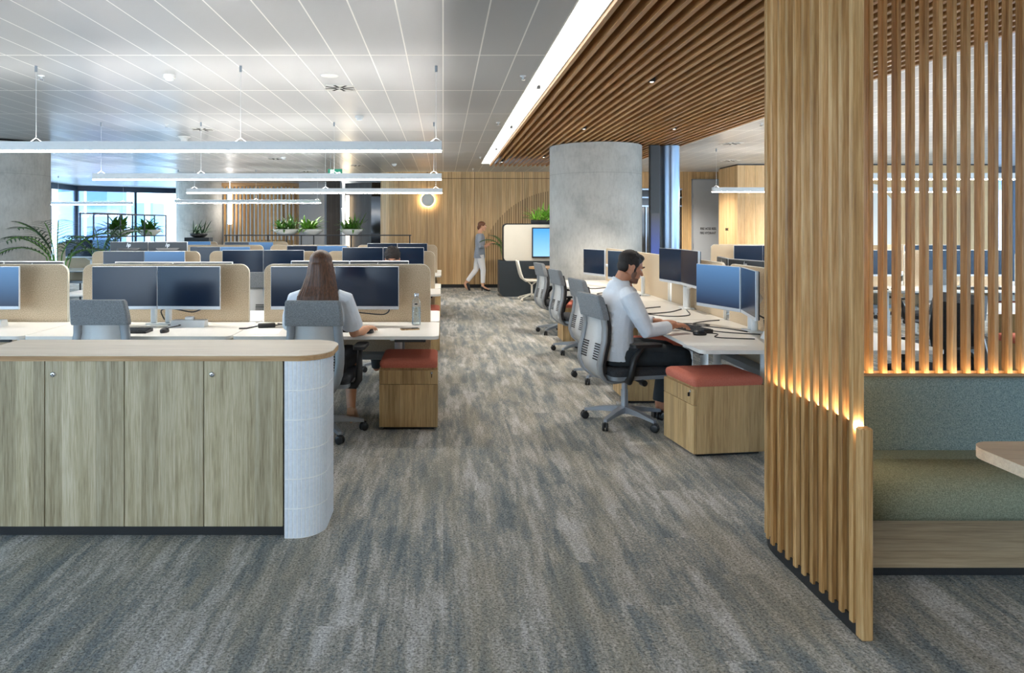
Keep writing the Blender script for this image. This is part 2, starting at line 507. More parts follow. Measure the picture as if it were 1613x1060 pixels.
# ------------------------------------------------------------------ mesh helpers
class MB:
    """collects shapes and links them as ONE mesh object"""

    def __init__(self):
        self.v, self.f, self.s = [], [], []
        self.M = Matrix.Identity(4)

    def add(self, vs, fs, smooth=False):
        o = len(self.v)
        M_ = self.M
        self.v += [tuple(M_ @ Vector(p)) for p in vs]
        self.f += [tuple(i + o for i in f) for f in fs]
        self.s += [smooth] * len(fs)
        return self

    def box(self, x0, x1, y0, y1, z0, z1, c=0.0):
        if c <= 0:
            vs = [(x, y, z) for x in (x0, x1) for y in (y0, y1) for z in (z0, z1)]
            fs = [(0, 1, 3, 2), (4, 6, 7, 5), (0, 4, 5, 1), (2, 3, 7, 6), (0, 2, 6, 4), (1, 5, 7, 3)]
            return self.add(vs, fs)
        c = min(c, (x1 - x0) * 0.49, (y1 - y0) * 0.49, (z1 - z0) * 0.49)
        bm = bmesh.new()
        pts = []
        for x, sx in ((x0, 1), (x1, -1)):
            for y, sy in ((y0, 1), (y1, -1)):
                for z, sz in ((z0, 1), (z1, -1)):
                    pts += [(x, y + sy * c, z + sz * c), (x + sx * c, y, z + sz * c), (x + sx * c, y + sy * c, z)]
        for p in pts:
            bm.verts.new(p)
        bmesh.ops.convex_hull(bm, input=bm.verts)
        bmesh.ops.dissolve_limit(bm, angle_limit=0.01, verts=bm.verts, edges=bm.edges)
        bm.verts.index_update()
        self.add([tuple(q.co) for q in bm.verts], [tuple(q.index for q in f.verts) for f in bm.faces])
        bm.free()
        return self

    def prism(self, poly, axis, a, b, smooth=False):
        """poly in the two other axes, in order; axis X: (y,z), Y: (x,z), Z: (x,y)"""
        n = len(poly)
        def P(p, t):
            return {'X': (t, p[0], p[1]), 'Y': (p[0], t, p[1]), 'Z': (p[0], p[1], t)}[axis]
        vs = [P(p, a) for p in poly] + [P(p, b) for p in poly]
        area = sum(poly[i][0] * poly[(i + 1) % n][1] - poly[(i + 1) % n][0] * poly[i][1] for i in range(n))
        flip = (area < 0) != (axis == 'Y')
        fs = [tuple(range(n - 1, -1, -1)), tuple(range(n, 2 * n))]
        sm = [False, False]
        for i in range(n):
            j = (i + 1) % n
            fs.append((i, j, n + j, n + i))
            sm.append(smooth)
        if flip:
            fs = [f[::-1] for f in fs]
        o = len(self.v)
        self.v += [tuple(self.M @ Vector(p)) for p in vs]
        self.f += [tuple(i + o for i in f) for f in fs]
        self.s += sm
        return self

    def loft(self, rings, closed=True, caps=True, smooth=True):
        n = len(rings[0])
        vs = [p for r in rings for p in r]
        fs = []
        for k in range(len(rings) - 1):
            for i in range(n if closed else n - 1):
                j = (i + 1) % n
                fs.append((k * n + i, k * n + j, (k + 1) * n + j, (k + 1) * n + i))
        self.add(vs, fs, smooth)
        if caps and closed:
            self.add(rings[0], [tuple(range(n - 1, -1, -1))])
            self.add(rings[-1], [tuple(range(n))])
        return self

    def tube(self, pts, r, n=8, squash=1.0, caps=True, round_ends=False):
        pts = [Vector(p) for p in pts]
        rs = list(r) if isinstance(r, (list, tuple)) else [r] * len(pts)
        if round_ends:
            d0 = (pts[0] - pts[1]).normalized()
            d1 = (pts[-1] - pts[-2]).normalized()
            pts = [pts[0] + d0 * rs[0] * 0.95, pts[0] + d0 * rs[0] * 0.7] + pts + [pts[-1] + d1 * rs[-1] * 0.7, pts[-1] + d1 * rs[-1] * 0.95]
            rs = [rs[0] * 0.25, rs[0] * 0.72] + rs + [rs[-1] * 0.72, rs[-1] * 0.25]
        t = (pts[1] - pts[0]).normalized()
        up = Vector((0, 0, 1)) if abs(t.z) < 0.9 else Vector((0, 1, 0))
        u = t.cross(up).normalized()
        rings = []
        for i, p in enumerate(pts):
            a = pts[min(i + 1, len(pts) - 1)] - pts[max(i - 1, 0)]
            t = a.normalized()
            u = (u - t * u.dot(t)).normalized()
            w = t.cross(u)
            rings.append([tuple(p + (u * math.cos(2 * PI * k / n) + w * math.sin(2 * PI * k / n) * squash) * rs[i]) for k in range(n)])
        return self.loft(rings, True, caps)

    def cyl(self, x, y, z0, z1, r, n=20, r2=None):
        r2 = r if r2 is None else r2
        a = [(x + r * math.cos(2 * PI * k / n), y + r * math.sin(2 * PI * k / n), z0) for k in range(n)]
        b = [(x + r2 * math.cos(2 * PI * k / n), y + r2 * math.sin(2 * PI * k / n), z1) for k in range(n)]
        return self.loft([a, b])

    def lathe(self, prof, n=24, x=0, y=0):
        rings = [[(x + r * math.cos(2 * PI * k / n), y + r * math.sin(2 * PI * k / n), z) for k in range(n)] for r, z in prof]
        return self.loft(rings, True, True)

    def ell(self, c, rad, n=16, m=10, rot=None):
        rings = []
        rm = rot or Matrix.Identity(3)
        for i in range(m + 1):
            th = PI * (0.02 + 0.96 * i / m)
            rings.append([tuple(Vector(c) + rm @ Vector((rad[0] * math.sin(th) * math.cos(2 * PI * k / n), rad[1] * math.sin(th) * math.sin(2 * PI * k / n), -rad[2] * math.cos(th)))) for k in range(n)])
        return self.loft(rings, True, True)

    def mesh(self, name):
        me = bpy.data.meshes.new(name)
        me.from_pydata(self.v, [], self.f)
        me.polygons.foreach_set('use_smooth', self.s)
        me.update()
        return me


def obj(name, mb, mat, parent=None, label=None):
    me = mb if isinstance(mb, bpy.types.Mesh) else mb.mesh(name)
    me.materials.clear()
    me.materials.append(M[mat] if isinstance(mat, str) else mat)
    o = bpy.data.objects.new(name, me)
    COL.objects.link(o)
    if parent is not None:
        o.parent = parent
    if label:
        o['label'] = label
    return o


LABELS = {}


def tag(o, label, cat, group=None, kind=None):
    o['label'] = label
    o['category'] = cat
    if group:
        o['group'] = group
    if kind:
        o['kind'] = kind
    LABELS.setdefault(label, []).append(o.name)
    return o


def thing(name, label, cat, loc=(0, 0, 0), rz=0.0, group=None):
    o = bpy.data.objects.new(name, None)
    COL.objects.link(o)
    o.location = loc
    o.rotation_euler = (0, 0, rz)
    o.empty_display_size = 0.1
    return tag(o, label, cat, group)


def struct(name, mb, mat, label=None, cat=None):
    o = obj(name, mb, mat)
    o['kind'] = 'structure'
    if label:
        o['label'] = label
        o['category'] = cat or name.split('_')[0]
    return o


KIDS = {}


def kids(o):
    return [c for c in COL.objects if c.parent is o]


def remember(o):
    """note the parts of a finished thing so that copies can be made without searching the scene"""
    ks = [c for c in COL.objects if c.parent == o]
    KIDS[o.name] = ks
    for c in ks:
        KIDS[c.name] = [g for g in COL.objects if g.parent == c]
    return o


def dup(root, loc, rz, label, group=None):
    r = root.copy()
    COL.objects.link(r)
    r.location = loc
    r.rotation_euler = (0, 0, rz)
    tag(r, label, root['category'], group or root.get('group'))
    for ch in KIDS[root.name]:
        c = ch.copy()
        COL.objects.link(c)
        c.parent = r
        for g in KIDS[ch.name]:
            d = g.copy()
            COL.objects.link(d)
            d.parent = c
    return r


class Maker:
    """first call moves the thing itself, later calls copy it"""

    def __init__(self, root):
        self.root = remember(root)
        self.used = False

    def __call__(self, loc, rz, label, group=None):
        if not self.used:
            self.used = True
            r = self.root
            r.location = loc
            r.rotation_euler = (0, 0, rz)
            LABELS.get(r['label'], [None]).pop()
            tag(r, label, r['category'], group)
            return r
        return dup(self.root, loc, rz, label, group)


def rrect(x0, x1, y0, y1, r, n=6):
    p = []
    for cx, cy, a in ((x1 - r, y1 - r, 0), (x0 + r, y1 - r, 90), (x0 + r, y0 + r, 180), (x1 - r, y0 + r, 270)):
        for i in range(n + 1):
            t = R(a + 90 * i / n)
            p.append((cx + r * math.cos(t), cy + r * math.sin(t)))
    return p


def cushion(mb, x0, x1, y0, y1, z0, z1, r=0.03, crown=0.01):
    """soft box: rounded plan, rounded top edge"""
    rings = []
    for dz, ins in ((0, 0.004), (0.3, 0.0), (0.62, 0.0), (0.85, 0.25 * r), (1.0, 0.8 * r), (1.0, 2.2 * r)):
        z = z0 + (z1 - z0) * dz + (crown if ins > 2 * r else 0)
        rings.append([(x, y, z) for x, y in rrect(x0 + ins, x1 - ins, y0 + ins, y1 - ins, max(r, 0.005))])
    mb.loft(rings)
    return mb


def text_mesh(body, size, shear=0.0, depth=0.002, bold=0.0):
    cu = bpy.data.curves.new('letters', 'FONT')
    cu.body = body
    cu.size = size
    cu.shear = shear
    cu.extrude = depth
    cu.offset = bold
    cu.align_x = 'CENTER'
    cu.align_y = 'CENTER'
    o = bpy.data.objects.new('letters', cu)
    COL.objects.link(o)
    dg = bpy.context.evaluated_depsgraph_get()
    me = bpy.data.meshes.new_from_object(o.evaluated_get(dg))
    bpy.data.objects.remove(o)
    bpy.data.curves.remove(cu)
    return me


def fused(name, mb, mat, parent=None, voxel=0.006, smooth=6, factor=0.5, label=None, shrink=None):
    """one continuous surface grown from overlapping shapes"""
    me = mb.mesh(name)
    o = bpy.data.objects.new('fuse', me)
    COL.objects.link(o)
    md = o.modifiers.new('r', 'REMESH')
    md.mode = 'VOXEL'
    md.voxel_size = voxel
    ms = o.modifiers.new('s', 'SMOOTH')
    ms.factor = factor
    ms.iterations = smooth
    dg = bpy.context.evaluated_depsgraph_get()
    out = bpy.data.meshes.new_from_object(o.evaluated_get(dg))
    bpy.data.objects.remove(o)
    bpy.data.meshes.remove(me)
    out.name = name
    out.polygons.foreach_set('use_smooth', [True] * len(out.polygons))
    return obj(name, out, mat, parent, label)


CEIL = 2.97
# ------------------------------------------------------------------ room shell
struct('floor', MB().box(-14, 14, -4, 27, -0.05, 0), 'carpet', 'grey and beige streaked carpet floor', 'floor')
struct('ceiling', MB().box(-14, 0.84, -3, 27, CEIL, CEIL + 0.03).box(4.06, 14, -3, 27, CEIL, CEIL + 0.03).box(0.84, 4.06, 15.8, 27, CEIL, CEIL + 0.03), 'ceiling')
struct('ceiling_void', MB().box(0.80, 4.10, -3, 15.84, CEIL + 0.15, CEIL + 0.18).box(4.06, 4.09, -3, 15.8, CEIL + 0.02, CEIL + 0.15), 'dark_gap')
struct('trim_1', MB().box(0.841, 0.852, -3, 15.75, CEIL, CEIL + 0.14).box(0.852, 1.034, -3, 15.75, CEIL + 0.10, CEIL + 0.12).box(1.034, 1.0405, -2.0, 15.75, CEIL - 0.03, CEIL + 0.12).box(0.841, 1.034, 15.75, 15.79, CEIL, CEIL + 0.14), 'white_paint')
cove = obj('cove_light', MB().box(0.915, 1.0, -3, 15.74, CEIL + 0.085, CEIL + 0.099), 'cove')
tag(cove, 'long bright light strip in ceiling along edge of timber baffles', 'ceiling light')

bc = bpy.data.objects.new('baffle_ceiling', None)
COL.objects.link(bc)
bc['kind'] = 'structure'
x = 1.06
while x < 4.04:
    m_ = MB().box(-0.018, 0.018, -2.0, 15.7, 0, 0.115, 0.002)
    b = obj('baffle', m_, 'baffle', bc)
    b.location = (x, 0, 2.905)
    x += 0.1035
obj('hanger_rail', MB().box(1.0, 4.05, 1.5, 1.54, 3.03, 3.06).box(1.0, 4.05, 4.5, 4.54, 3.03, 3.06).box(1.0, 4.05, 7.5, 7.54, 3.03, 3.06).box(1.0, 4.05, 10.5, 10.54, 3.03, 3.06).box(1.0, 4.05, 13.5, 13.54, 3.03, 3.06), 'black_metal', bc)

struct('wall_behind', MB().box(-1.9, 6.5, -2.7, -2.6, 0, CEIL), 'wall_wood')  # unseen wall added to keep rear daylight off the slats
# back wall with its rounded left end
BY = 18.05
plan = [(4.95, BY)]
for i in range(13):
    t = R(270 - 90 * i / 12)
    plan.append((-1.1 + 0.55 * math.cos(t), BY + 0.55 + 0.55 * math.sin(t)))
plan += [(-1.65, 21.0), (-1.55, 21.0), (-1.55, BY + 0.75), (4.95, BY + 0.75)]
struct('wall_back', MB().prism(plan, 'Z', 0.09, CEIL, smooth=False), 'arch_wall', 'oak board wall with a quarter circle of dark fluting', 'wall')
struct('baseboard_back', MB().prism([(p[0], p[1] + 0.03) for p in plan], 'Z', 0.0, 0.09), 'black')
struct('wall_back_right', MB().box(4.95, 6.12, BY, BY + 0.12, 2.55, CEIL).box(6.12, 6.36, BY, BY + 0.12, 0, CEIL).box(6.36, 9.0, BY, BY + 0.12, 2.78, CEIL).box(7.4, 9.0, BY, BY + 0.12, 0, 2.78), 'wall_wood')
w1 = obj('window_1', MB().box(4.95, 6.12, BY + 0.05, BY + 0.07, 0, 2.55), 'dark_glass')
w1['kind'] = 'structure'
mm = MB()
for xx in (4.97, 5.2, 5.36, 5.52, 5.68, 5.84, 6.0):
    mm.box(xx - 0.012, xx + 0.012, BY, BY + 0.04, 0, 2.1)
for zz in (2.1, 2.32, 2.53):
    mm.box(4.95, 6.12, BY - 0.01, BY + 0.04, zz - 0.025, zz + 0.012)
obj('window_frame', mm, 'steel', w1)
d1 = obj('door_1', MB().box(6.38, 7.38, BY - 0.02, BY + 0.03, 0.005, 2.76, 0.003), 'door_grey')
d1['kind'] = 'structure'
d1['label'] = 'tall pale grey service door with black lettering'
obj('door_frame', MB().box(6.36, 6.385, BY - 0.04, BY, 0, 2.78).box(6.36, 7.4, BY - 0.04, BY, 2.76, 2.785), 'grey_metal', d1)
obj('hinge', MB().box(6.385, 6.40, BY - 0.035, BY - 0.01, 2.30, 2.41).box(6.385, 6.40, BY - 0.035, BY - 0.01, 2.02, 2.13).box(6.385, 6.40, BY - 0.035, BY - 0.01, 1.02, 1.13), 'steel', d1)
for txt, xx, zz, sz in (('FIRE HOSE REEL', 6.785, 1.51, 0.088), ('FIRE HYDRANT', 6.775, 1.40, 0.088)):
    me = text_mesh(txt, sz, bold=0.001)
    t = obj('lettering', me, 'lettering', d1)
    t.location = (xx, BY - 0.022, zz)
    t.scale = (0.68, 1, 1)
    t.rotation_euler = (R(90), 0, 0)

# oak clad core box at the right
struct('wall_core', MB().prism([(6.6, 15.8), (12.4, 15.8), (12.4, 16.95), (6.63, 16.95)], 'Z', 0, CEIL - 0.03), 'pale_wall_wood', 'pale oak clad core box at the right', 'wall')
struct('trim_2', MB().prism([(6.62, 15.82), (12.38, 15.82), (12.38, 16.93), (6.65, 16.93)], 'Z', CEIL - 0.03, CEIL), 'black')
me = text_mesh('IDKE', 0.085, bold=0.001)
t = obj('wall_lettering', me, 'lettering')
t.location = (6.612, 16.42, 1.5)
t.rotation_euler = (R(90), 0, R(-90))
tag(t, 'short black lettering on the side of the oak core box', 'lettering')
wb = obj('whiteboard', MB().prism([(9.3, 1.15), (10.15, 1.15), (10.15, 2.05), (9.75, 2.5), (9.3, 2.58)], 'Y', 15.77, 15.799), 'white_paint')
tag(wb, 'white wall panel on the oak core box behind slats', 'panel')

# left end of the floor: lobby, grey wall, columns
struct('wall_grey', MB().box(-4.5, -3.62, 22.0, 22.12, 0, CEIL), 'grey_wall')
struct('wall_lobby_dark', MB().box(-3.62, -3.2, 21.9, 22.3, 0, CEIL).prism([(-2.95, 21.2), (-2.1, 20.7), (-1.6, 20.9), (-1.6, 21.3), (-2.1, 21.1), (-2.95, 21.6)], 'Z', 0, CEIL - 0.1), 'dark_wall')
struct('wall_lobby_end', MB().box(-3.25, -1.5, 25.5, 25.6, 0, CEIL), 'grey_wall')
struct('window_2', MB().box(-2.1, -1.72, 20.55, 20.6, 0, 2.45), 'dark_glass')
for o_ in (obj('lobby_strip_light', MB().box(-2.90, -2.80, 21.0, 21.05, 0.4, 2.5, 0.01), 'led_soft'),):
    tag(o_, 'tall warm vertical light strip in the dark lobby recess', 'light')
o_ = obj('lobby_wall_light', MB().box(-3.75, -3.4, 25.36, 25.44, 2.15, 2.24, 0.01), 'lamp_white')
tag(o_, 'small bright lamp bar at the end of the lobby', 'light')
struct('wall_rear_left', MB().box(-9.4, -3.2, 26.1, 26.2, 0, CEIL), 'white_paint')


def column(name, cx, cy, r, z1, mat, label):
    n = 56
    m = MB()
    rings = [[(r * math.cos(2 * PI * k / n), r * math.sin(2 * PI * k / n), z) for k in range(n)] for z in (0, z1)]
    m.loft(rings)
    o = struct(name, m, mat, label, 'column')
    o.location = (cx, cy, 0)
    return o


column('column_right', 2.56, 11.86, 0.76, 2.9, 'concrete', 'round concrete column rising into the timber baffles')
column('column_left', -7.47, 11.86, 0.76, CEIL - 0.035, 'concrete', 'round concrete column at the left edge')
column('column_left_gap', -7.47, 11.86, 0.70, CEIL, 'dark_gap', 'dark shadow gap at the head of the left column')
column('column_rear', -7.8, 22.6, 0.72, CEIL, 'concrete', 'round concrete column beside the rear windows')
sc = column('steel_column', 3.77, 11.75, 0.168, 2.9, 'steel', 'blue steel clad column beside the concrete column')

# glazing at the left and the rear left corner
def glazed(name, pts, n, gl=True):
    """a run of full height windows along a line, header, sill and mullions"""
    (ax, ay), (bx, by) = pts
    L = math.hypot(bx - ax, by - ay)
    a = math.atan2(by - ay, bx - ax)
    root = obj(name, MB().box(0, L, -0.01, 0.01, 0.12, 2.79), 'glass')
    root['kind'] = 'structure'
    root.location = (ax, ay, 0)
    root.rotation_euler = (0, 0, a)
    f = MB().box(0, L, -0.06, 0.06, 2.79, CEIL).box(0, L, -0.06, 0.06, 0, 0.12)
    for i in range(n + 1):
        xx = L * i / n
        f.box(xx - 0.04, xx + 0.04, -0.08, 0.06, 0.12, 2.79)
    obj('window_frame', f, 'frame_blue', root)
    return root


glazed('window_3', ((-12.55, -3.0), (-12.55, 24.1)), 16)
glazed('window_4', ((-12.55, 24.1), (-9.4, 26.15)), 2)
glazed('window_5', ((13.2, 18.0), (13.2, -3.0)), 12)
glazed('added_daylight_window', ((-6.2, -3.0), (-6.2, 2.6)), 4)  # unseen glazing, made up to bring more left daylight onto the slats
glazed('window_6', ((12.4, 18.0), (13.2, 18.0)), 1)

# the city outside
for nm, x0, x1, y0, y1, h, mt, lb in (
        ('office_tower', -24.3, -22.9, 48, 51, 40, 'tower_a', 'blue glass tower outside the rear left windows'),
        ('office_tower', -18.6, -17.3, 42, 44, 30, 'tower_b', 'pale tower with glass bands outside the rear left windows'),
        ('office_tower', -33.9, -32.6, 62, 64, 45, 'tower_c', 'slim teal tower, leftmost one outside the rear left windows'),
        ('office_tower', 20, 36, 26, 40, 40, 'tower_a', 'blue glass tower outside the windows at far right')):
    o = obj(nm, MB().box(x0, x1, y0, y1, -20, h).box(x0 + 1, x1 - 1, y0 + 1, y1 - 1, h, h + 2.5), mt)
    tag(o, lb, 'building')


# ------------------------------------------------------------------ slatted screen in front at right
scr = thing('slatted_screen', 'tall curved oak slat screen with warm glowing ledge beside the banquette', 'screen')
SX, SR, SY0, SY1 = 1.555, 0.37, 2.635, 3.33
PITCH = 0.0722


def path(s):
    """point and heading along the screen, from the free near end round to the back run"""
    if s < SY1 - SY0:
        return SX, SY0 + s, PI / 2
    s -= SY1 - SY0
    if s < SR * PI / 2:
        t = s / SR
        return SX + SR - SR * math.cos(t), SY1 + SR * math.sin(t), PI / 2 - t
    s -= SR * PI / 2
    return SX + SR + s, SY1 + SR, 0.0


LEDGE = 0.79
TOT = (SY1 - SY0) + SR * PI / 2 + 2.35
slat_m = MB().box(-0.0125, 0.0125, -0.046, 0.0, 0.0, 2.85, 0.003).mesh('slat')
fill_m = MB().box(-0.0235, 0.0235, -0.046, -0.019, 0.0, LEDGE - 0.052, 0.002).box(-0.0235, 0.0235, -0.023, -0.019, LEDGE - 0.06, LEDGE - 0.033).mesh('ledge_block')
led_m = MB().box(-0.0225, 0.0225, -0.045, -0.027, LEDGE - 0.010, LEDGE - 0.005, 0.0)
plin = MB()
led = MB()
s = 0.055
k = 0
while s < TOT:
    x, y, a = path(s)
    o = obj('slat', slat_m, 'slat', scr)
    o.location = (x, y, 0.045)
    o.rotation_euler = (0, 0, a)
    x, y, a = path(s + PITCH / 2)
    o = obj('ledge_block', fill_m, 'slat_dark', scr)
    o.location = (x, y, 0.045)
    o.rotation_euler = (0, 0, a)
    if a < 0.05:
        s += PITCH
        continue
    led.M = Matrix.Translation((x, y, 0)) @ Matrix.Rotation(a, 4, 'Z')
    led.add(led_m.v, led_m.f)
    s += PITCH
    k += 1
x, y, a = path(0.012)
o = obj('end_post', MB().box(-0.022, 0.022, -0.05, -0.005, 0.0, LEDGE + 0.005, 0.006), 'slat', scr)
o.location = (x, y, 0.004)
o.rotation_euler = (0, 0, a)
x, y, a = path(0.034)
led.M = Matrix.Translation((x, y, 0)) @ Matrix.Rotation(a, 4, 'Z')
led.box(-0.006, 0.006, -0.036, -0.008, LEDGE + 0.004, LEDGE + 0.0085)
obj('led_strip', led, 'led', scr)
obj('led_strip', MB().box(1.96, 4.22, 3.628, 3.647, LEDGE - 0.012, LEDGE - 0.006), 'led_back', scr)
outer, inner = [], []
s = 0.03
while s < TOT:
    x, y, a = path(s)
    nx, ny = math.sin(a), -math.cos(a)
    outer.append((x + nx * 0.012, y + ny * 0.012))
    inner.append((x + nx * 0.040, y + ny * 0.040))
    s += 0.03
obj('plinth', MB().prism(outer + inner[::-1], 'Z', 0, 0.06), 'black', scr)

# ------------------------------------------------------------------ banquette, table
bq = thing('banquette', 'upholstered corner bench with blue green back and olive seat', 'bench', (0, 0, 0))
BX0, BX1 = 1.66, 4.25
obj('base_panel', MB().box(BX0, BX1, 3.085, 3.115, 0.058, 0.275, 0.003), 'bench_wood', bq)
obj('plinth', MB().box(BX0, BX1, 3.14, 3.3, 0.0, 0.06).box(1.87, BX1, 3.3, 3.6, 0.0, 0.06), 'black', bq)
sp = [(3.05, 0.28), (3.035, 0.31), (3.03, 0.36), (3.045, 0.405), (3.08, 0.435), (3.14, 0.452), (3.3, 0.455), (3.6, 0.45), (3.62, 0.28)]
obj('seat', MB().prism([(3.05, 0.28), (3.036, 0.30), (3.03, 0.33), (3.031, 0.36), (3.038, 0.39), (3.052, 0.415), (3.075, 0.435), (3.105, 0.448), (3.14, 0.4535), (3.2, 0.455), (3.33, 0.455), (3.33, 0.28)], 'X', BX0 - 0.03, BX1, smooth=True).prism([(3.325, 0.455), (3.5, 0.452), (3.5, 0.28), (3.325, 0.28)], 'X', 1.75, BX1), 'olive', bq)
bp = [(3.47, 0.455), (3.485, 0.50), (3.55, 0.765), (3.56, 0.785), (3.575, 0.789), (3.60, 0.789), (3.60, 0.28), (3.54, 0.28)]
obj('backrest', MB().prism(bp, 'X', 1.87, BX1, smooth=True), 'teal', bq)
obj('top_rail', MB().box(1.945, BX1, 3.602, 3.622, 0.3, 0.80, 0.002), 'edge_wood', bq)

tb = thing('cafe_table', 'pale oak table top corner in front of the banquette', 'table', (2.36, 2.1, 0))
tp = rrect(-0.37, 0.45, -0.6, 0.6, 0.1)
obj('tabletop', MB().prism(tp, 'Z', 0.69, 0.73), 'top_wood', tb)
obj('pedestal_leg', MB().cyl(0.1, 0, 0.02, 0.69, 0.04), 'black_metal', tb)
obj('foot', MB().lathe([(0.28, 0), (0.28, 0.012), (0.05, 0.03)], 32, 0.1, 0), 'black_metal', tb)


# ------------------------------------------------------------------ plants
def blade(mb, p0, d, up, length, width, droop, segs=5, fold=0.15):
    """one leaf: a pointed curved strip with a folded midrib and thickness from its curvature"""
    p = Vector(p0)
    d = Vector(d).normalized()
    side = d.cross(Vector(up)).normalized()
    L, C, Rr = [], [], []
    st = length / segs
    for i in range(segs + 1):
        t = i / segs
        w = width * math.sin(PI * min(1, 0.12 + t * 0.88)) ** 0.8 * (0.5 if i == segs else 1) * (0.02 if i == segs else 1)
        nrm = side.cross(d)
        L.append(tuple(p + side * w * 0.5 + nrm * w * fold))
        C.append(tuple(p))
        Rr.append(tuple(p - side * w * 0.5 + nrm * w * fold))
        p = p + d * st
        d = (d + Vector((0, 0, -droop / segs))).normalized()
    vs = L + C + Rr
    n = segs + 1
    fs = []
    for i in range(segs):
        fs += [(i, i + 1, n + i + 1, n + i), (n + i, n + i + 1, 2 * n + i + 1, 2 * n + i)]
    mb.add(vs, fs, True)


def bushy(mb, rnd, cx, cy, cz, n, lmin, lmax, w, spread=1.0, droop=0.9, zmin=0.15):
    for i in range(n):
        a = rnd.uniform(0, 2 * PI)
        el = rnd.uniform(zmin, 1.25)
        d = Vector((math.cos(a) * math.cos(el) * spread, math.sin(a) * math.cos(el) * spread, math.sin(el)))
        q = Vector((cx + rnd.uniform(-0.5, 0.5) * 0.28 * spread, cy + rnd.uniform(-0.5, 0.5) * 0.14, cz))
        blade(mb, q, d, (0, 0, 1), rnd.uniform(lmin, lmax), w * rnd.uniform(0.7, 1.2), droop * rnd.uniform(0.5, 1.4))


def bowl_plant(loc, w, label, seed, leaf='leaf_bright', n=60, ll=(0.16, 0.34), lw=0.045, tall=False, group=None, sq=0.55):
    rnd = random.Random(seed)
    t = thing('planter_bowl', label, 'plant', loc, 0, group)
    prof = [(0.26 * w, 0.0), (0.34 * w, 0.03), (0.46 * w, 0.09), (0.5 * w, 0.13), (0.485 * w, 0.135), (0.44 * w, 0.115)]
    m = MB()
    m.M = Matrix.Diagonal((1, sq, 1, 1))
    m.lathe(prof, 28)
    obj('bowl', m, 'pot', t)
    sm = MB()
    sm.M = Matrix.Diagonal((1, sq, 1, 1))
    sm.lathe([(0.1, 0.09), (0.44 * w, 0.112), (0.3 * w, 0.125)], 20)
    obj('soil', sm, 'soil', t)
    lm = MB()
    bushy(lm, rnd, -0.06, 0, 0.115, n, ll[0], ll[1], lw, 1.0, 1.1)
    if tall:
        bushy(lm, rnd, 0.09, 0, 0.12, 26, 0.3, 0.52, 0.028, 0.8, 0.6, 0.6)
    obj('foliage', lm, leaf, t)
    return t


def palm(loc, label, seed, fronds, mat='leaf_dark', pot=True, trunk=0.5, ps=1.0):
    rnd = random.Random(seed)
    t = thing('potted_palm', label, 'plant', loc)
    if pot:
        obj('pot', MB().lathe([(0.15 * ps, 0), (0.19 * ps, 0.1), (0.21 * ps, 0.36), (0.195 * ps, 0.36), (0.18 * ps, 0.32)], 28), 'pot', t)
        obj('soil', MB().cyl(0, 0, 0.29, 0.325, 0.183 * ps), 'soil', t)
    st, lf = MB(), MB()
    for i, (a, el, L) in enumerate(fronds):
        p = Vector((rnd.uniform(-0.04, 0.04), rnd.uniform(-0.04, 0.04), 0.3 if pot else 0.1))
        d = Vector((math.cos(a) * math.cos(el), math.sin(a) * math.cos(el), math.sin(el)))
        pts = [p.copy()]
        stem = trunk * rnd.uniform(0.9, 1.15)
        p = p + Vector((d.x * 0.3, d.y * 0.3, 1)).normalized() * stem
        pts.append(p.copy())
        n = 13
        for j in range(n):
            d = (d + Vector((0, 0, -0.11))).normalized()
            p = p + d * (L / n)
            pts.append(p.copy())
            side = d.cross(Vector((0, 0, 1))).normalized()
            ll = L * 0.42 * math.sin(PI * (0.12 + 0.8 * j / n))
            for sgn in (-1, 1):
                blade(lf, p, side * sgn * 0.9 + d * 0.6 + Vector((0, 0, 0.1)), (0, 0, 1), ll, 0.028, 0.7, 4)
        st.tube(pts, [0.011] + [0.009] * (len(pts) - 2) + [0.003], 6)
    obj('stems', st, 'leaf', t)
    obj('fronds', lf, mat, t)
    return t


# ------------------------------------------------------------------ storage counter in front at left
CF, CB = 3.52, 3.99


def cabinet(x0, label, n=2):
    t = thing('storage_cabinet', label, 'cabinet', (x0, 0, 0), 0, None)
    w = 0.397
    obj('carcass', MB().box(0.002, n * w - 0.002, CF + 0.022, CB, 0.10, 0.872), 'door_wood', t)
    obj('plinth', MB().box(0, n * w, CF + 0.03, CB - 0.02, 0, 0.10), 'black', t)
    for i in range(n):
        d = obj('door', MB().box(0.002, w - 0.002, 0, 0.02, 0.0, 0.827, 0.0015), 'door_wood', t)
        d.location = (i * w, CF, 0.055)
        if i == n - 1:
            lk = MB()
            lk.M = Matrix.Translation((0.042, 0.0, 0.760)) @ Matrix.Rotation(R(90), 4, 'X')
            lk.lathe([(0.012, -0.002), (0.013, 0.004), (0.010, 0.007), (0.006, 0.0075)], 18)
            lo = obj('lock', lk, 'chrome', d, 'round chrome lock')
            ks = MB()
            ks.box(0.0395, 0.0445, -0.0085, -0.0070, 0.756, 0.764)
            obj('keyhole', ks, 'black', t).location = (i * w, CF, 0.055)
    return t


cabinet(-0.799 - 2 * 0.397, 'weathered oak storage cabinet next to the white tiled counter end')
cabinet(-0.799 - 4 * 0.397, 'weathered oak storage cabinet at the left edge of the counter')


def stadium(x0, xr, yf, yb, r, n=10):
    p = [(x0, yf)]
    for i in range(n + 1):
        a = R(-90 + 90 * i / n)
        p.append((xr - r + r * math.cos(a), yf + r + r * math.sin(a)))
    for i in range(n + 1):
        a = R(90 * i / n)
        p.append((xr - r + r * math.cos(a), yb - r + r * math.sin(a)))
    p.append((x0, yb))
    return p


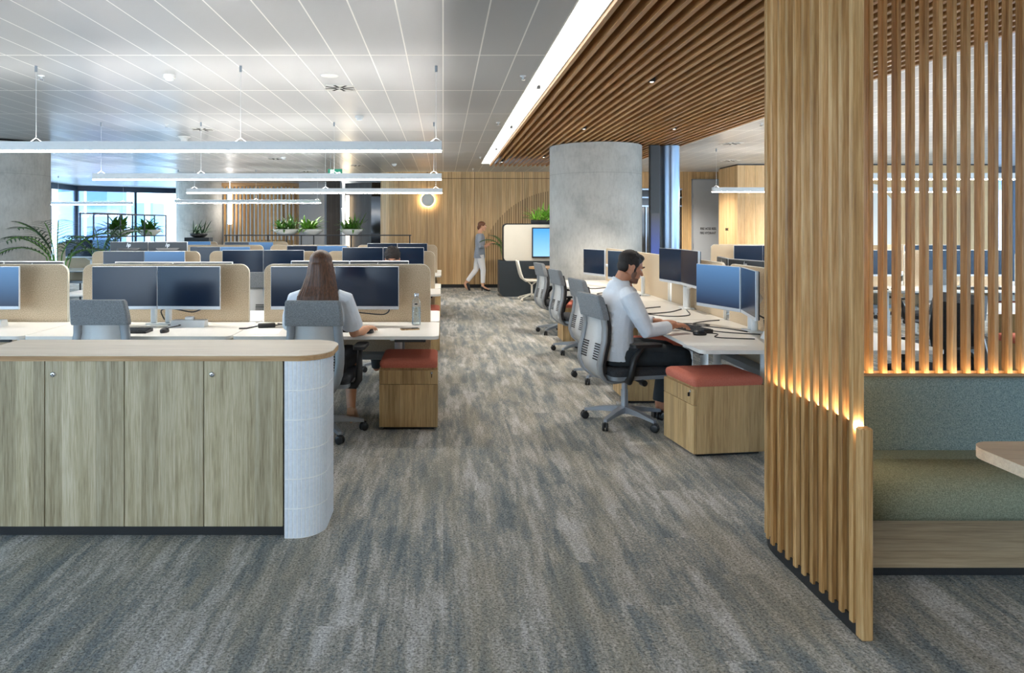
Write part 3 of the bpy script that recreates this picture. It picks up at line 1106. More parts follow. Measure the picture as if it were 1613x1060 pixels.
wt = thing('worktop', 'long pale oak counter top with rounded end over the storage cabinets', 'worktop')
obj('top', MB().prism(stadium(-2.4, -0.572, 3.505, 4.0, 0.17), 'Z', 0.886, 0.912), 'top_wood', wt)
obj('edge_band', MB().prism(stadium(-2.398, -0.5705, 3.5035, 4.0015, 0.17), 'Z', 0.884, 0.909), 'edge_wood', wt)

te = thing('tiled_counter_end', 'white finger tiled rounded end panel of the storage counter', 'counter end')
# fine outline of the rounded end, one vertical tile every 21 mm with a groove between
fine = []
pl = stadium(-0.79, -0.598, 3.507, 3.985, 0.15, 40)
acc = [0.0]
for a_, b_ in zip(pl, pl[1:]):
    acc.append(acc[-1] + math.hypot(b_[0] - a_[0], b_[1] - a_[1]))


def at_len(s):
    for i in range(len(acc) - 1):
        if acc[i + 1] >= s:
            f = (s - acc[i]) / max(1e-9, acc[i + 1] - acc[i])
            a_, b_ = Vector(pl[i]), Vector(pl[i + 1])
            d = (b_ - a_).normalized()
            return a_.lerp(b_, f), Vector((d.y, -d.x))
    return Vector(pl[-1]), Vector((0, 1))


nt_ = int(acc[-1] / 0.0205)
prof = []
for i in range(nt_):
    for fr, off in ((0.0, -0.005), (0.07, -0.005), (0.16, 0.0), (0.84, 0.0), (0.93, -0.005)):
        p, nn = at_len((i + fr) / nt_ * acc[-1])
        prof.append((p, nn, off))
rows = 6
H0, H1 = 0.0, 0.884
rings = []
for r_ in range(rows):
    za, zb = H0 + (H1 - H0) * r_ / rows, H0 + (H1 - H0) * (r_ + 1) / rows
    for z, ins in ((za, -0.0035), (za + 0.0025, -0.0035), (za + 0.004, 0), (zb - 0.004, 0), (zb - 0.0025, -0.0035)):
        rings.append([(p.x + nn.x * min(off, ins), p.y + nn.y * min(off, ins), z) for p, nn, off in prof])
tm = MB()
tm.loft(rings, closed=False, caps=False, smooth=False)
obj('tiles', tm, 'tile', te)
obj('grout_core', MB().prism(stadium(-0.79, -0.6005, 3.5095, 3.9825, 0.148, 40), 'Z', 0.0, 0.884), 'grout', te)
obj('shadow_gap', MB().box(-0.799, -0.791, 3.53, 3.98, 0.0, 0.884), 'black', te)


# ------------------------------------------------------------------ pendant lights
def pendant(x0, x1, y, zb, label, cables, group=None):
    t = thing('linear_pendant', label, 'pendant light', ((x0 + x1) / 2, y, 0), 0, group)
    L = (x1 - x0) / 2
    obj('housing', MB().box(-L, L, -0.034, 0.034, zb + 0.012, zb + 0.09, 0.002), 'white_metal', t)
    obj('diffuser', MB().box(-L + 0.003, L - 0.003, -0.031, 0.031, zb, zb + 0.0125), 'lamp_white', t)
    obj('uplight', MB().box(-L + 0.05, L - 0.05, -0.022, 0.022, zb + 0.089, zb + 0.0905), 'lamp_up', t)
    for cx in cables:
        c = MB().tube([(cx, 0, zb + 0.12), (cx, 0, CEIL - 0.05)], 0.0022, 6).tube([(cx - 0.05, 0, zb + 0.09), (cx, 0, zb + 0.125), (cx + 0.05, 0, zb + 0.09)], 0.003, 6)
        o = obj('cable', c, 'white_metal', t)
        obj('ceiling_clamp', MB().cyl(cx, 0, CEIL - 0.055, CEIL, 0.012, 12), 'grey_metal', o)
    return t


pendant(-4.75, -0.012, 6.2, 2.213, 'longest looking white linear pendant, over the front left desks', (-1.2, 0.6, 2.32))
pendant(-4.73, -0.02, 9.53, 2.188, 'white linear pendant over the second row of left desks', (-2.25, -0.9, 0.9, 2.25))
pendant(-4.69, -0.015, 12.9, 2.172, 'white linear pendant over the third row of left desks', (-2.2, 0.2, 2.22))
pendant(-6.62, -3.02, 17.4, 2.14, 'small far white linear pendant hanging before the slatted enclosure', (-1.72, 0.2, 1.72))
pendant(4.86, 9.3, 12.72, 2.18, 'white linear pendant at right in front of the oak core box', (-2.15, 0.2, 2.15))
pendant(5.2, 9.95, 9.5, 2.19, 'white linear pendant seen through the slats, upper of the two rows', (-2.2, 0.3, 2.3))
pendant(4.9, 9.6, 6.0, 2.19, 'white linear pendant just touching the right picture edge beyond the slats', (-2.2, 2.2))
pendant(-10.9, -8.6, 19.5, 2.17, 'white linear pendant near the rear left windows', (-0.9, 0.9))


# ------------------------------------------------------------------ office furniture builders
def chair_root():
    t = thing('task_chair', 'grey task chair', 'chair')
    b = MB()
    b.cyl(0, 0, 0.075, 0.135, 0.042, 20, 0.036)
    for i in range(5):
        a = R(90 + 72 * i)
        c, s_ = math.cos(a), math.sin(a)
        def q(r, w, z):
            return [(r * c - w * s_, r * s_ + w * c, z), (r * c + w * s_, r * s_ - w * c, z)]
        r0, r1 = q(0.03, 0.028, 0.135), q(0.03, 0.026, 0.085)
        e0, e1 = q(0.315, 0.014, 0.088), q(0.315, 0.013, 0.066)
        m0, m1 = q(0.17, 0.021, 0.118), q(0.17, 0.02, 0.082)
        rg = [[r0[0], r0[1], r1[1], r1[0]], [m0[0], m0[1], m1[1], m1[0]], [e0[0], e0[1], e1[1], e1[0]]]
        b.loft(rg, True, True, False)
    base = obj('base', b, 'alu', t)
    for i in range(5):
        a = R(90 + 72 * i)
        m = MB()
        m.M = Matrix.Translation((0.315 * math.cos(a), 0.315 * math.sin(a), 0.0)) @ Matrix.Rotation(a + 0.5, 4, 'Z')
        for sg in (-1, 1):
            mm_ = Matrix.Translation((0, sg * 0.014, 0.031)) @ Matrix.Rotation(R(90), 4, 'X')
            keep = m.M
            m.M = m.M @ mm_
            m.lathe([(0.012, -0.010), (0.027, -0.010), (0.031, -0.006), (0.031, 0.006), (0.027, 0.010), (0.012, 0.010)], 18)
            m.M = keep
        m.box(-0.02, 0.02, -0.006, 0.006, 0.03, 0.068)
        obj('caster', m, 'black', base)
    obj('gas_column', MB().cyl(0, 0, 0.12, 0.26, 0.028).cyl(0, 0, 0.26, 0.37, 0.022), 'alu', t)
    k_ = MB().box(-0.09, 0.09, -0.13, 0.13, 0.345, 0.395, 0.012)
    k_.tube([(0.08, 0.03, 0.365), (0.25, 0.03, 0.365)], 0.012, 8).tube([(-0.08, -0.05, 0.365), (-0.25, -0.05, 0.365)], 0.012, 8)
    k_.tube([(0.22, 0.03, 0.365), (0.27, 0.03, 0.365)], 0.024, 10).tube([(-0.22, -0.05, 0.365), (-0.27, -0.05, 0.365)], 0.024, 10)
    obj('mechanism', k_, 'black', t)
    cs = MB()
    cushion(cs, -0.245, 0.245, -0.22, 0.27, 0.415, 0.475, 0.05, 0.006)
    st = obj('seat', cs, 'dark_fabric', t)
    ps = MB()
    ps.prism(rrect(-0.235, 0.235, -0.215, 0.26, 0.05), 'Z', 0.385, 0.418)
    obj('seat_pan', ps, 'grey_metal', t)
    # back: S-shaped shell, wide at the loins, tapering into the seat
    P = [(-0.02, 0.352, 0.07), (-0.13, 0.352, 0.10), (-0.215, 0.375, 0.145), (-0.27, 0.43, 0.19), (-0.29, 0.50, 0.215), (-0.278, 0.58, 0.222),
         (-0.252, 0.68, 0.218), (-0.24, 0.78, 0.205), (-0.25, 0.86, 0.20), (-0.275, 0.96, 0.198)]

    def interp(z_i, j):
        return P[j]
    for sg in (-1, 1):
        rg = []
        for j, (y, z, w) in enumerate(P):
            a = P[max(j - 1, 0)]
            c2 = P[min(j + 1, len(P) - 1)]
            ty, tz = c2[0] - a[0], c2[1] - a[1]
            l = math.hypot(ty, tz)
            ny, nz = -tz / l, ty / l          # outward (towards the rear)
            w0, w1 = w, max(w - 0.062, 0.0)
            th = 0.022
            rg.append([(sg * w0, y, z), (sg * w1, y, z), (sg * w1, y + ny * th, z + nz * th), (sg * (w0 - 0.006), y + ny * th, z + nz * th)])
        if sg > 0:
            rg = [r_[::-1] for r_ in rg]
        m = MB().loft(rg, True, True, True)
        obj('back_rail', m, 'shell', t)
    rg = []
    for j, (y, z, w) in enumerate(P[1:], 1):
        a = P[max(j - 1, 0)]
        c2 = P[min(j + 1, len(P) - 1)]
        ty, tz = c2[0] - a[0], c2[1] - a[1]
        l = math.hypot(ty, tz)
        ny, nz = -tz / l, ty / l
        w1 = max(w - 0.058, 0.02)
        rg.append([(-w1, y + ny * 0.002, z + nz * 0.002), (w1, y + ny * 0.002, z + nz * 0.002), (w1, y + ny * 0.011, z + nz * 0.011), (-w1, y + ny * 0.011, z + nz * 0.011)])
    panel = obj('back_panel', MB().loft(rg, True, True, True), 'shell_pale', t)
    sl = MB()
    for i in range(7):
        z = 0.53 + i * 0.019
        y = -0.294 + max(0, (z - 0.52)) * 0.2
        for sg in (-1, 1):
            sl.box(min(sg * 0.06, sg * 0.155), max(sg * 0.06, sg * 0.155), y - 0.011, y - 0.003, z, z + 0.008)
    obj('vent_slots', sl, 'black', panel)
    # cushion in front of the shell and the upholstered top
    rg = []
    for j in range(3, len(P)):
        y, z, w = P[j]
        yy = y + 0.012
        rg.append([(-w + 0.02, yy, z), (w - 0.02, yy, z), (w - 0.04, yy + 0.035, z), (0, yy + 0.028, z), (-w + 0.04, yy + 0.035, z)])
    obj('back_cushion', MB().loft(rg, True, True, True), 'dark_fabric', t)
    rg = []
    for z, yb, w, th in ((0.845, -0.285, 0.206, 0.05), (0.86, -0.29, 0.208, 0.056), (0.93, -0.305, 0.205, 0.056), (1.015, -0.325, 0.196, 0.05), (1.03, -0.326, 0.19, 0.036)):
        rg.append([(-w, yb + 0.008, z), (-w + 0.012, yb, z), (w - 0.012, yb, z), (w, yb + 0.008, z), (w, yb + th, z), (w - 0.02, yb + th + 0.006, z), (-w + 0.02, yb + th + 0.006, z), (-w, yb + th, z)])
    obj('headrest', MB().loft(rg, True, True, False), 'chair_fabric', t)
    for sg in (-1, 1):
        m = MB().tube([(sg * 0.15, -0.08, 0.38), (sg * 0.27, -0.10, 0.385), (sg * 0.295, -0.10, 0.43), (sg * 0.295, -0.07, 0.56), (sg * 0.29, 0.0, 0.645)], [0.02, 0.026, 0.028, 0.022, 0.02], 10)
        m.prism(rrect(sg * 0.29 - 0.045, sg * 0.29 + 0.045, -0.10, 0.16, 0.04), 'Z', 0.645, 0.668)
        obj('armrest', m, 'black', t)
    return t


chair = Maker(chair_root())


def mouse_root():
    t = thing('computer_mouse', 'black mouse', 'mouse')
    m = MB()
    rg = []
    for z, s_ in ((0.0, 0.92), (0.01, 1.0), (0.022, 0.92), (0.031, 0.7), (0.035, 0.35)):
        rg.append([(0.032 * s_ * math.cos(2 * PI * k / 18), 0.055 * s_ * math.sin(2 * PI * k / 18) - (0.006 if z > 0.02 else 0), z) for k in range(18)])
    m.loft(rg)
    obj('shell', m, 'black', t)
    obj('scroll_wheel', MB().box(-0.004, 0.004, 0.018, 0.034, 0.024, 0.034, 0.002), 'dark_fabric', t)
    return t


mouse = Maker(mouse_root())


def keyboard_root():
    t = thing('keyboard', 'black keyboard', 'keyboard')
    obj('case', MB().prism([(-0.07, 0.0), (0.07, 0.0), (0.07, 0.026), (-0.07, 0.014)], 'X', -0.22, 0.22), 'black', t)
    m = MB()
    for r_ in range(5):
        for c in range(15):
            x0 = -0.21 + c * 0.028
            y0 = -0.062 + r_ * 0.0255
            z0 = 0.0155 + r_ * 0.0021
            m.box(x0 + 0.0015, x0 + 0.0255, y0, y0 + 0.021, z0 - 0.003, z0 + 0.006)
    obj('keys', m, 'mon_back', t)
    return t


keyboard = Maker(keyboard_root())


def monitor_root(name_mat, with_logo):
    t = thing('monitor', 'monitor', 'monitor')
    h = obj('housing', MB().box(-0.268, 0.268, 0.0, 0.022, -0.028, 0.335, 0.004), 'silver', t)
    obj('screen', MB().box(-0.2645, 0.2645, -0.0015, 0.004, 0.0, 0.3315), name_mat, t)
    b = MB().box(-0.263, 0.263, 0.0215, 0.032, -0.024, 0.331, 0.006)
    b.loft([[(-0.17, 0.031, 0.05), (0.17, 0.031, 0.05), (0.17, 0.031, 0.25), (-0.17, 0.031, 0.25)], [(-0.13, 0.052, 0.09), (0.13, 0.052, 0.09), (0.13, 0.052, 0.22), (-0.13, 0.052, 0.22)]], True, True, False)
    obj('back_cover', b, 'mon_back', t)
    if with_logo:
        l = MB()
        # slanted two-letter emblem built of four bars and two arches
        def bar(x0, z0, z1, w=0.006):
            k_ = 0.34
            l.prism([(x0 + z0 * k_, z0), (x0 + w + z0 * k_, z0), (x0 + w + z1 * k_, z1), (x0 + z1 * k_, z1)], 'Y', 0, 0.002)
        bar(-0.026, -0.018, 0.034)
        bar(-0.008, -0.018, 0.008)
        bar(-0.016 + 0.002, 0.006, 0.0145, 0.012)
        bar(0.002, -0.038, 0.014)
        bar(0.020, -0.014, 0.010)
        bar(0.008, -0.018, -0.0105, 0.012)
        bar(0.008, 0.006, 0.0145, 0.012)
        e = obj('emblem', l, 'white_letter', t, 'slanted silver two-letter emblem')
        e.location = (0, 0.0325, 0.285)
        e.rotation_euler = (0, 0, PI)
    return t


MON = {'dark': Maker(monitor_root('screen', True)), 'blue': Maker(monitor_root('screen_blue_sheen', True))}


def pedestal_root():
    t = thing('pedestal', 'pedestal', 'drawer pedestal')
    w, d = 0.445, 0.52           # front faces -Y, origin at the front centre on the floor
    obj('carcass', MB().box(-w / 2, w / 2, 0.021, d, 0.022, 0.475, 0.002), 'ped_wood', t)
    obj('plinth', MB().box(-w / 2 + 0.03, w / 2 - 0.03, 0.04, d - 0.03, 0.0, 0.025), 'black', t)
    dr = obj('drawer', MB().box(-w / 2, w / 2, 0, 0.02, 0.352, 0.458, 0.0015), 'ped_wood', t)
    lk = MB()
    lk.M = Matrix.Translation((w / 2 - 0.045, 0, 0.438)) @ Matrix.Rotation(R(90), 4, 'X')
    lk.lathe([(0.009, -0.002), (0.010, 0.003), (0.007, 0.006)], 14)
    obj('lock', lk, 'chrome', dr)
    obj('key', MB().box(w / 2 - 0.0475, w / 2 - 0.0425, -0.02, -0.004, 0.405, 0.432, 0.002), 'black', dr)
    obj('file_drawer', MB().box(-w / 2, w / 2, 0, 0.02, 0.024, 0.349, 0.0015), 'ped_wood', t)
    m = MB()
    cushion(m, -w / 2 + 0.002, w / 2 - 0.002, 0.002, d - 0.004, 0.475, 0.535, 0.028, 0.006)
    obj('cushion', m, 'coral', t, 'coral seat cushion')
    return t


pedestal = Maker(pedestal_root())

DH = 0.722


def desk_root(W=1.576, D=0.83):
    """origin at the floor under the middle of the divider edge; the user sits at -Y"""
    t = thing('desk', 'desk', 'desk')
    obj('desktop', MB().prism(rrect(-W / 2, W / 2, -D, -0.018, 0.05), 'Z', DH - 0.025, DH), 'white', t)
    for sg in (-1, 1):
        x = sg * (W / 2 - 0.345)
        m = MB().cyl(x, -0.24, 0.34, DH - 0.05, 0.032, 20).cyl(x, -0.24, 0.02, 0.40, 0.04, 20)
        m.box(x - 0.04, x + 0.04, -0.285, -0.03, 0.0, 0.028, 0.008).box(x - 0.035, x + 0.035, -0.70, -0.12, DH - 0.055, DH - 0.025)
        obj('leg', m, 'white_metal', t)
    obj('cross_beam', MB().box(-W / 2 + 0.3, W / 2 - 0.3, -0.27, -0.21, DH - 0.075, DH - 0.03), 'grey_metal', t)
    obj('cable_tray', MB().box(-W / 2 + 0.2, W / 2 - 0.2, -0.17, -0.05, 0.42, 0.47, 0.004).box(-W / 2 + 0.3, -W / 2 + 0.33, -0.14, -0.08, 0.47, DH - 0.025).box(W / 2 - 0.33, W / 2 - 0.3, -0.14, -0.08, 0.47, DH - 0.025), 'grey_metal', t)
    obj('controller', MB().box(W / 2 - 0.34, W / 2 - 0.1, -D + 0.03, -D + 0.06, DH - 0.05, DH - 0.025, 0.004), 'black', t)
    return t


desk = Maker(desk_root())


def divider_root(W=1.45):
    t = thing('desk_divider', 'divider', 'desk divider')
    pl_ = rrect(-W / 2, W / 2, 0.44, 1.224, 0.075, 8)
    obj('felt_panel', MB().prism(pl_, 'Y', -0.012, 0.012), 'felt', t)
    rim = [(x_ * 1.0, z_) for x_, z_ in rrect(-W / 2 - 0.004, W / 2 + 0.004, 0.436, 1.228, 0.079, 8)]
    n = len(rim)
    m = MB()
    rg = []
    for i in range(n + 1):
        a, b_ = rim[i % n], pl_[i % n]
        rg.append([(a[0], -0.0135, a[1]), (a[0], 0.0135, a[1]), (b_[0], 0.0135, b_[1]), (b_[0], -0.0135, b_[1])])
    m.loft(rg, True, False, False)
    obj('edging', m, 'felt_edge', t)
    return t


divider = Maker(divider_root())


def arm_root():
    """twin white monitor arm: clamp base, two posts, two folded arms"""
    t = thing('monitor_stand', 'arm', 'monitor stand')
    obj('clamp_base', MB().box(-0.12, 0.12, -0.045, 0.045, 0.0, 0.012, 0.004), 'white_metal', t)
    for sg in (-1, 1):
        obj('post', MB().box(sg * 0.062 - 0.022, sg * 0.062 + 0.022, -0.026, 0.026, 0.012, 0.175, 0.008), 'white_metal', t)
        m = MB().tube([(sg * 0.062, 0, 0.165), (sg * 0.17, 0.0, 0.22), (sg * 0.262, -0.03, 0.29)], [0.022, 0.02, 0.017], 8)
        m.box(sg * 0.262 - 0.05, sg * 0.262 + 0.05, -0.052, -0.03, 0.24, 0.34, 0.004)
        obj('arm', m, 'white_metal', t)
    return t


arm = Maker(arm_root())


def dock_root():
    t = thing('docking_station', 'dock', 'docking station')
    obj('body', MB().prism([(-0.06, 0), (0.06, 0), (0.045, 0.055), (-0.03, 0.055)], 'X', -0.15, 0.13), 'white_metal', t)
    obj('puck', MB().box(-0.04, 0.03, -0.03, 0.02, 0.056, 0.085, 0.008), 'white_metal', t)
    return t


dock = Maker(dock_root())
ORD = ['first', 'second', 'third', 'fourth']


def place(T, x, y, z, rz, mk, label, group):
    p = T @ Vector((x, y, z))
    r_ = T.to_euler().z + rz
    return mk(tuple(p), r_, label, group)


def bench(ox, oy, rz, n, where, count_from, sides, mons, opts=None):
    """back-to-back row of desks. Local +X end is the origin, bays run towards -X, the near side faces +Y.
    where: how to find the bench; sides: {'n': phrase, 'f': phrase}; mons[(bay, side)] = (centre dx, top z, spread angle, kinds)"""
    T = Matrix.Translation((ox, oy, 0)) @ Matrix.Rotation(rz, 4, 'Z')
    opts = opts or {}
    for i in range(n):
        xc = -0.79 - i * 1.587
        od = ORD[i] if not opts.get('rev') else ORD[n - 1 - i]
        place(T, xc - 0.0185, 0, 0, 0, divider, f'beige felt divider, {od} {count_from}, {where}', 'felt desk dividers')
        for sd in ('n', 'f'):
            if sd not in sides:
                continue
            flip = 0 if sd == 'n' else PI
            sg = -1 if sd == 'n' else 1
            ph = f'{od} {count_from}, {sides[sd]} of {where}'
            place(T, xc, 0, 0, flip, desk, f'white desk, {ph}', 'white workstation desks')
            spec = mons.get((i, sd))
            if spec:
                dx, top, ang, kinds = spec[:4]
                gap = 0.269
                zc = top - 0.335
                ym = sg * 0.26
                for q, kd in zip((-1, 1), kinds):
                    if not kd:
                        continue
                    lr = 'left' if q < 0 else 'right'
                    place(T, xc + dx + q * gap, ym, zc, flip + (-q * ang if sd == 'n' else q * ang), MON[kd], f'{lr} monitor on the {ph}', 'paired desk monitors')
                place(T, xc + dx, sg * 0.16, DH, flip, arm, f'white monitor stand, {ph}', 'white twin arm monitor stands')
            if (i, sd) in opts.get('dock', ()):
                place(T, xc + (spec[0] if spec else 0) + 0.3 * -sg, sg * 0.30, DH, flip, dock, f'white dock on the {ph}', 'white docking stations')
            if (i, sd) in opts.get('kb', ()):
                place(T, xc + (spec[0] if spec else 0) - 0.13 * -sg, sg * 0.62, DH, flip, keyboard, f'black keyboard on the {ph}', 'black keyboards')
                place(T, xc + (spec[0] if spec else 0) + 0.21 * -sg, sg * 0.62, DH, flip, mouse, f'black mouse on the {ph}', 'black mice')
            if (i, sd) in opts.get('ped', ()):
                place(T, xc + 0.79 * -sg - 0.235 * -sg, sg * 0.80, 0, flip, pedestal, f'coral topped pedestal under the {ph}', 'coral topped pedestals')
            ch = opts.get('chair', {}).get((i, sd))
            if ch:
                place(T, xc + ch[0], sg * ch[1], 0, flip + ch[2], chair, f'grey task chair at the {ph}', 'grey task chairs')


SD = {'n': 'near side', 'f': 'far side'}
D2 = ('dark', 'dark')
bench(-0.03, 6.18, 0, 3, 'front left bench', 'from aisle', SD,
      {(0, 'n'): (-0.09, 1.222, 0.03, D2), (1, 'n'): (0.0, 1.222, 0.05, D2), (2, 'n'): (-0.1, 1.222, 0.04, ('dark', 'blue')),
       (0, 'f'): (-0.03, 1.245, 0.02, D2), (1, 'f'): (-0.05, 1.235, 0.03, D2), (2, 'f'): (0.0, 1.24, 0.02, D2)},
      {'kb': [(1, 'n')], 'dock': [(1, 'n'), (2, 'n')], 'ped': [(0, 'n')], 'chair': {(1, 'n'): (-0.07, 0.82, 0.0), (0, 'n'): (-0.09, 0.88, -0.05)}})
bench(-0.03, 9.53, 0, 3, 'second left bench', 'from aisle', SD,
      {(0, 'n'): (0.03, 1.285, 0.02, D2), (1, 'n'): (0.04, 1.25, 0.02, D2), (2, 'n'): (0.06, 1.235, 0.02, ('dark', 'blue')),
       (1, 'f'): (0.05, 1.22, 0.02, D2), (2, 'f'): (-0.09, 1.35, 0.02, D2)},
      {'ped': [(0, 'n'), (0, 'f')], 'chair': {(1, 'n'): (0.15, 1.05, 0.05), (2, 'n'): (0.1, 1.05, -0.1)}})
bench(-0.03, 12.88, 0, 3, 'third left bench', 'from aisle', SD,
      {(0, 'n'): (0.0, 1.262, 0.02, D2), (1, 'n'): (0.15, 1.22, 0.02, ('dark', 'blue')), (2, 'n'): (0.0, 1.20, 0.02, ('dark', 'blue')), (1, 'f'): (0.0, 1.22, 0.02, D2)},
      {'ped': [(0, 'n'), (0, 'f')], 'chair': {(1, 'n'): (0.1, 1.05, 0.1)}})
bench(-3.42, 15.9, 0, 2, 'rear left bench', 'from right', SD,
      {(0, 'n'): (-0.1, 1.22, 0.02, ('dark', 'blue')), (1, 'n'): (0.1, 1.235, 0.02, ('dark', 'blue'))}, {})
bench(-6.35, 14.4, 0, 1, 'far left bench by the palm', 'desk', {'n': 'near side'},
      {(0, 'n'): (0.1, 1.30, 0.02, ('dark', 'blue'))}, {})
RS = {'n': 'aisle side', 'f': 'rear side'}
bench(2.56, 4.735, -PI / 2, 4, 'right bench', 'from camera', RS,
      {(0, 'f'): (0.0, 1.24, 0.03, D2), (1, 'f'): (0.33, 1.25, 0.2, D2)},
      {'chair': {(0, 'f'): (0.1, 1.2, 0.3), (2, 'f'): (0.0, 1.2, -0.2)}, 'ped': [(2, 'f')]})
bench(9.66, 10.0, 0, 3, 'bench behind the slats', 'from left', SD,
      {(2, 'n'): (0.1, 1.235, 0.02, D2), (1, 'n'): (-0.1, 1.235, 0.03, D2), (0, 'n'): (0.1, 1.235, 0.02, D2)},
      {'rev': True, 'kb': [(1, 'n'), (2, 'n')], 'ped': [(1, 'n'), (0, 'n')], 'chair': {(2, 'n'): (0.35, 1.1, 0.05), (0, 'n'): (0.2, 1.1, -0.1)}})
bench(9.76, 13.3, 0, 3, 'farthest right bench', 'from left', SD,
      {(2, 'n'): (0.12, 1.215, 0.02, D2), (1, 'n'): (0.0, 1.22, 0.02, D2), (0, 'n'): (0.1, 1.22, 0.02, D2)},
      {'rev': True, 'ped': [(1, 'n')], 'chair': {(2, 'n'): (0.25, 1.15, 0.15), (1, 'n'): (0.1, 1.1, 0.1)}})


# ---- aisle side of the right bench: monitors stand at their own angles
def mon_at(p, q, top, kind, label):
    """a monitor whose screen spans from p to q (left to right as its user sees it)"""
    (ax, ay), (bx, by) = p, q
    return MON[kind](((ax + bx) / 2, (ay + by) / 2, top - 0.335), math.atan2(by - ay, bx - ax), label, 'paired desk monitors')


mon_at((2.20, 6.12), (2.36, 5.61), 1.235, 'blue', 'blue lit monitor, left of the pair nearest on right bench')
mon_at((2.365, 5.60), (2.25, 5.08), 1.235, 'dark', 'dark monitor, right of the pair nearest on right bench')
mon_at((2.37, 7.72), (2.43, 7.20), 1.325, 'dark', 'raised dark monitor, left of the pair beyond the seated man')
mon_at((2.43, 7.19), (2.41, 6.67), 1.325, 'dark', 'raised dark monitor, right of the pair beyond the seated man')
mon_at((2.13, 9.1), (2.34, 8.62), 1.25, 'dark', 'dark monitor directly behind the seated man\'s head')
mon_at((2.02, 10.12), (2.20, 9.63), 1.24, 'dark', 'dark monitor in front of the big concrete column')
for (x_, y_, lb, tg) in ((2.46, 5.6, 'nearest desk of right bench', ((2.335, 5.885, 1.06), (2.365, 5.325, 1.06))),
                     (2.485, 7.19, 'second desk from camera, aisle side of right bench', ((2.462, 7.465, 1.15), (2.48, 6.93, 1.15))),
                     (2.45, 8.6, 'third desk from camera, aisle side of right bench', ((2.292, 8.885, 1.07),)),
                     (2.42, 9.6, 'last desk of right bench by the column', ((2.168, 9.895, 1.06),))):
    t = thing('monitor_stand', f'white monitor stand on the {lb}', 'monitor stand', (x_, y_, DH), 0, 'white twin arm monitor stands')
    obj('clamp_base', MB().box(-0.05, 0.05, -0.10, 0.10, 0, 0.014, 0.004), 'white_metal', t)
    for sg, (tx, ty, tz) in zip((1, -1), tg):
        obj('post', MB().cyl(0, sg * 0.035, 0.012, 0.22, 0.024, 16), 'white_metal', t)
        e = Vector((tx - x_, ty - y_, tz - DH))
        m = MB().tube([(0, sg * 0.035, 0.205), tuple(Vector((0.02, sg * 0.035, 0.21)).lerp(e, 0.55) + Vector((0.03, 0, 0.0))), tuple(e)], [0.022, 0.02, 0.017], 8)
        m.ell(tuple(e), (0.018, 0.03, 0.04), 12, 8)
        obj('arm', m, 'white_metal', t)
CHR = 'grey task chairs'
chair((1.44, 5.60, 0), R(-77), 'grey task chair the man in white shirt sits on', CHR)
chair((1.64, 7.16, 0), R(-80), 'empty grey task chair directly behind the seated man', CHR)
chair((1.67, 8.74, 0), R(-81), 'empty grey task chair, second behind the seated man', CHR)
chair((1.69, 10.32, 0), R(-80), 'empty grey task chair farthest along the right bench', CHR)
PG = 'coral topped pedestals'
pedestal((1.652, 4.955, 0), R(-82), 'coral topped oak pedestal standing out at the end of right bench', PG)
pedestal((1.60, 6.42, 0), R(-90), 'coral topped pedestal beside the seated man\'s feet', PG)
pedestal((1.64, 8.03, 0), R(-90), 'coral topped pedestal below the second empty chair on the right', PG)
pedestal((1.60, 9.62, 0), R(-90), 'coral topped pedestal farthest along the right bench', PG)


# ------------------------------------------------------------------ small things on the desks
def cable(name, pts, r, label, group=None):
    """a thin flex smoothed through its points"""
    cu = [Vector(p) for p in pts]
    out = []
    for i in range(len(cu) - 1):
        p0, p1, p2, p3 = cu[max(i - 1, 0)], cu[i], cu[i + 1], cu[min(i + 2, len(cu) - 1)]
        for j in range(6):
            t = j / 6
            out.append(0.5 * ((2 * p1) + (-p0 + p2) * t + (2 * p0 - 5 * p1 + 4 * p2 - p3) * t * t + (-p0 + 3 * p1 - 3 * p2 + p3) * t ** 3))
    out.append(cu[-1])
    o = obj(name, MB().tube(out, r, 6), 'black')
    return tag(o, label, 'cable', group)


ZD = DH + 0.004
CG = 'black cables on the right desks'
cable('cable', [(2.30, 5.20, ZD), (2.05, 5.28, ZD), (2.12, 5.45, ZD), (1.98, 5.50, ZD + 0.004)], 0.004, 'short black mouse cable curling on the nearest right desk', CG)
cable('cable', [(2.44, 5.42, ZD), (2.2, 5.55, ZD), (2.05, 5.8, ZD), (2.25, 5.95, ZD), (2.0, 6.05, ZD), (1.92, 5.86, ZD)], 0.0045, 'black keyboard cable looping on the nearest right desk', CG)
cable('cable', [(2.40, 5.56, ZD), (2.3, 5.75, ZD), (2.12, 5.98, ZD), (2.30, 6.18, ZD), (2.45, 6.25, ZD)], 0.005, 'thick black cable across the nearest right desk by its divider', CG)
cable('cable', [(2.40, 7.10, ZD), (2.2, 6.85, ZD), (1.95, 6.75, ZD), (2.0, 7.1, ZD), (2.25, 7.3, ZD)], 0.006, 'tangled black cable on the second right desk beyond the man\'s hands', CG)
cable('cable', [(2.42, 7.0, ZD), (2.3, 6.6, ZD), (2.05, 6.55, ZD), (1.88, 6.9, ZD), (1.9, 7.4, ZD)], 0.005, 'long thin black cable along the second right desk', CG)
cable('cable', [(2.38, 8.5, ZD), (2.1, 8.3, ZD), (1.9, 8.7, ZD), (2.2, 9.0, ZD)], 0.007, 'black cable on the third right desk behind the man', CG)
cable('cable', [(2.3, 9.7, ZD), (2.0, 9.45, ZD), (1.85, 9.8, ZD), (1.95, 10.2, ZD)], 0.009, 'heap of black cable on the last right desk by the column', CG)
cable('cable', [(2.27, 5.10, 0.92), (2.38, 5.15, 0.86), (2.40, 5.2, 0.78), (2.43, 5.3, ZD), (2.46, 5.4, 0.84)], 0.006, 'black cable hanging behind the nearest right monitor', CG)
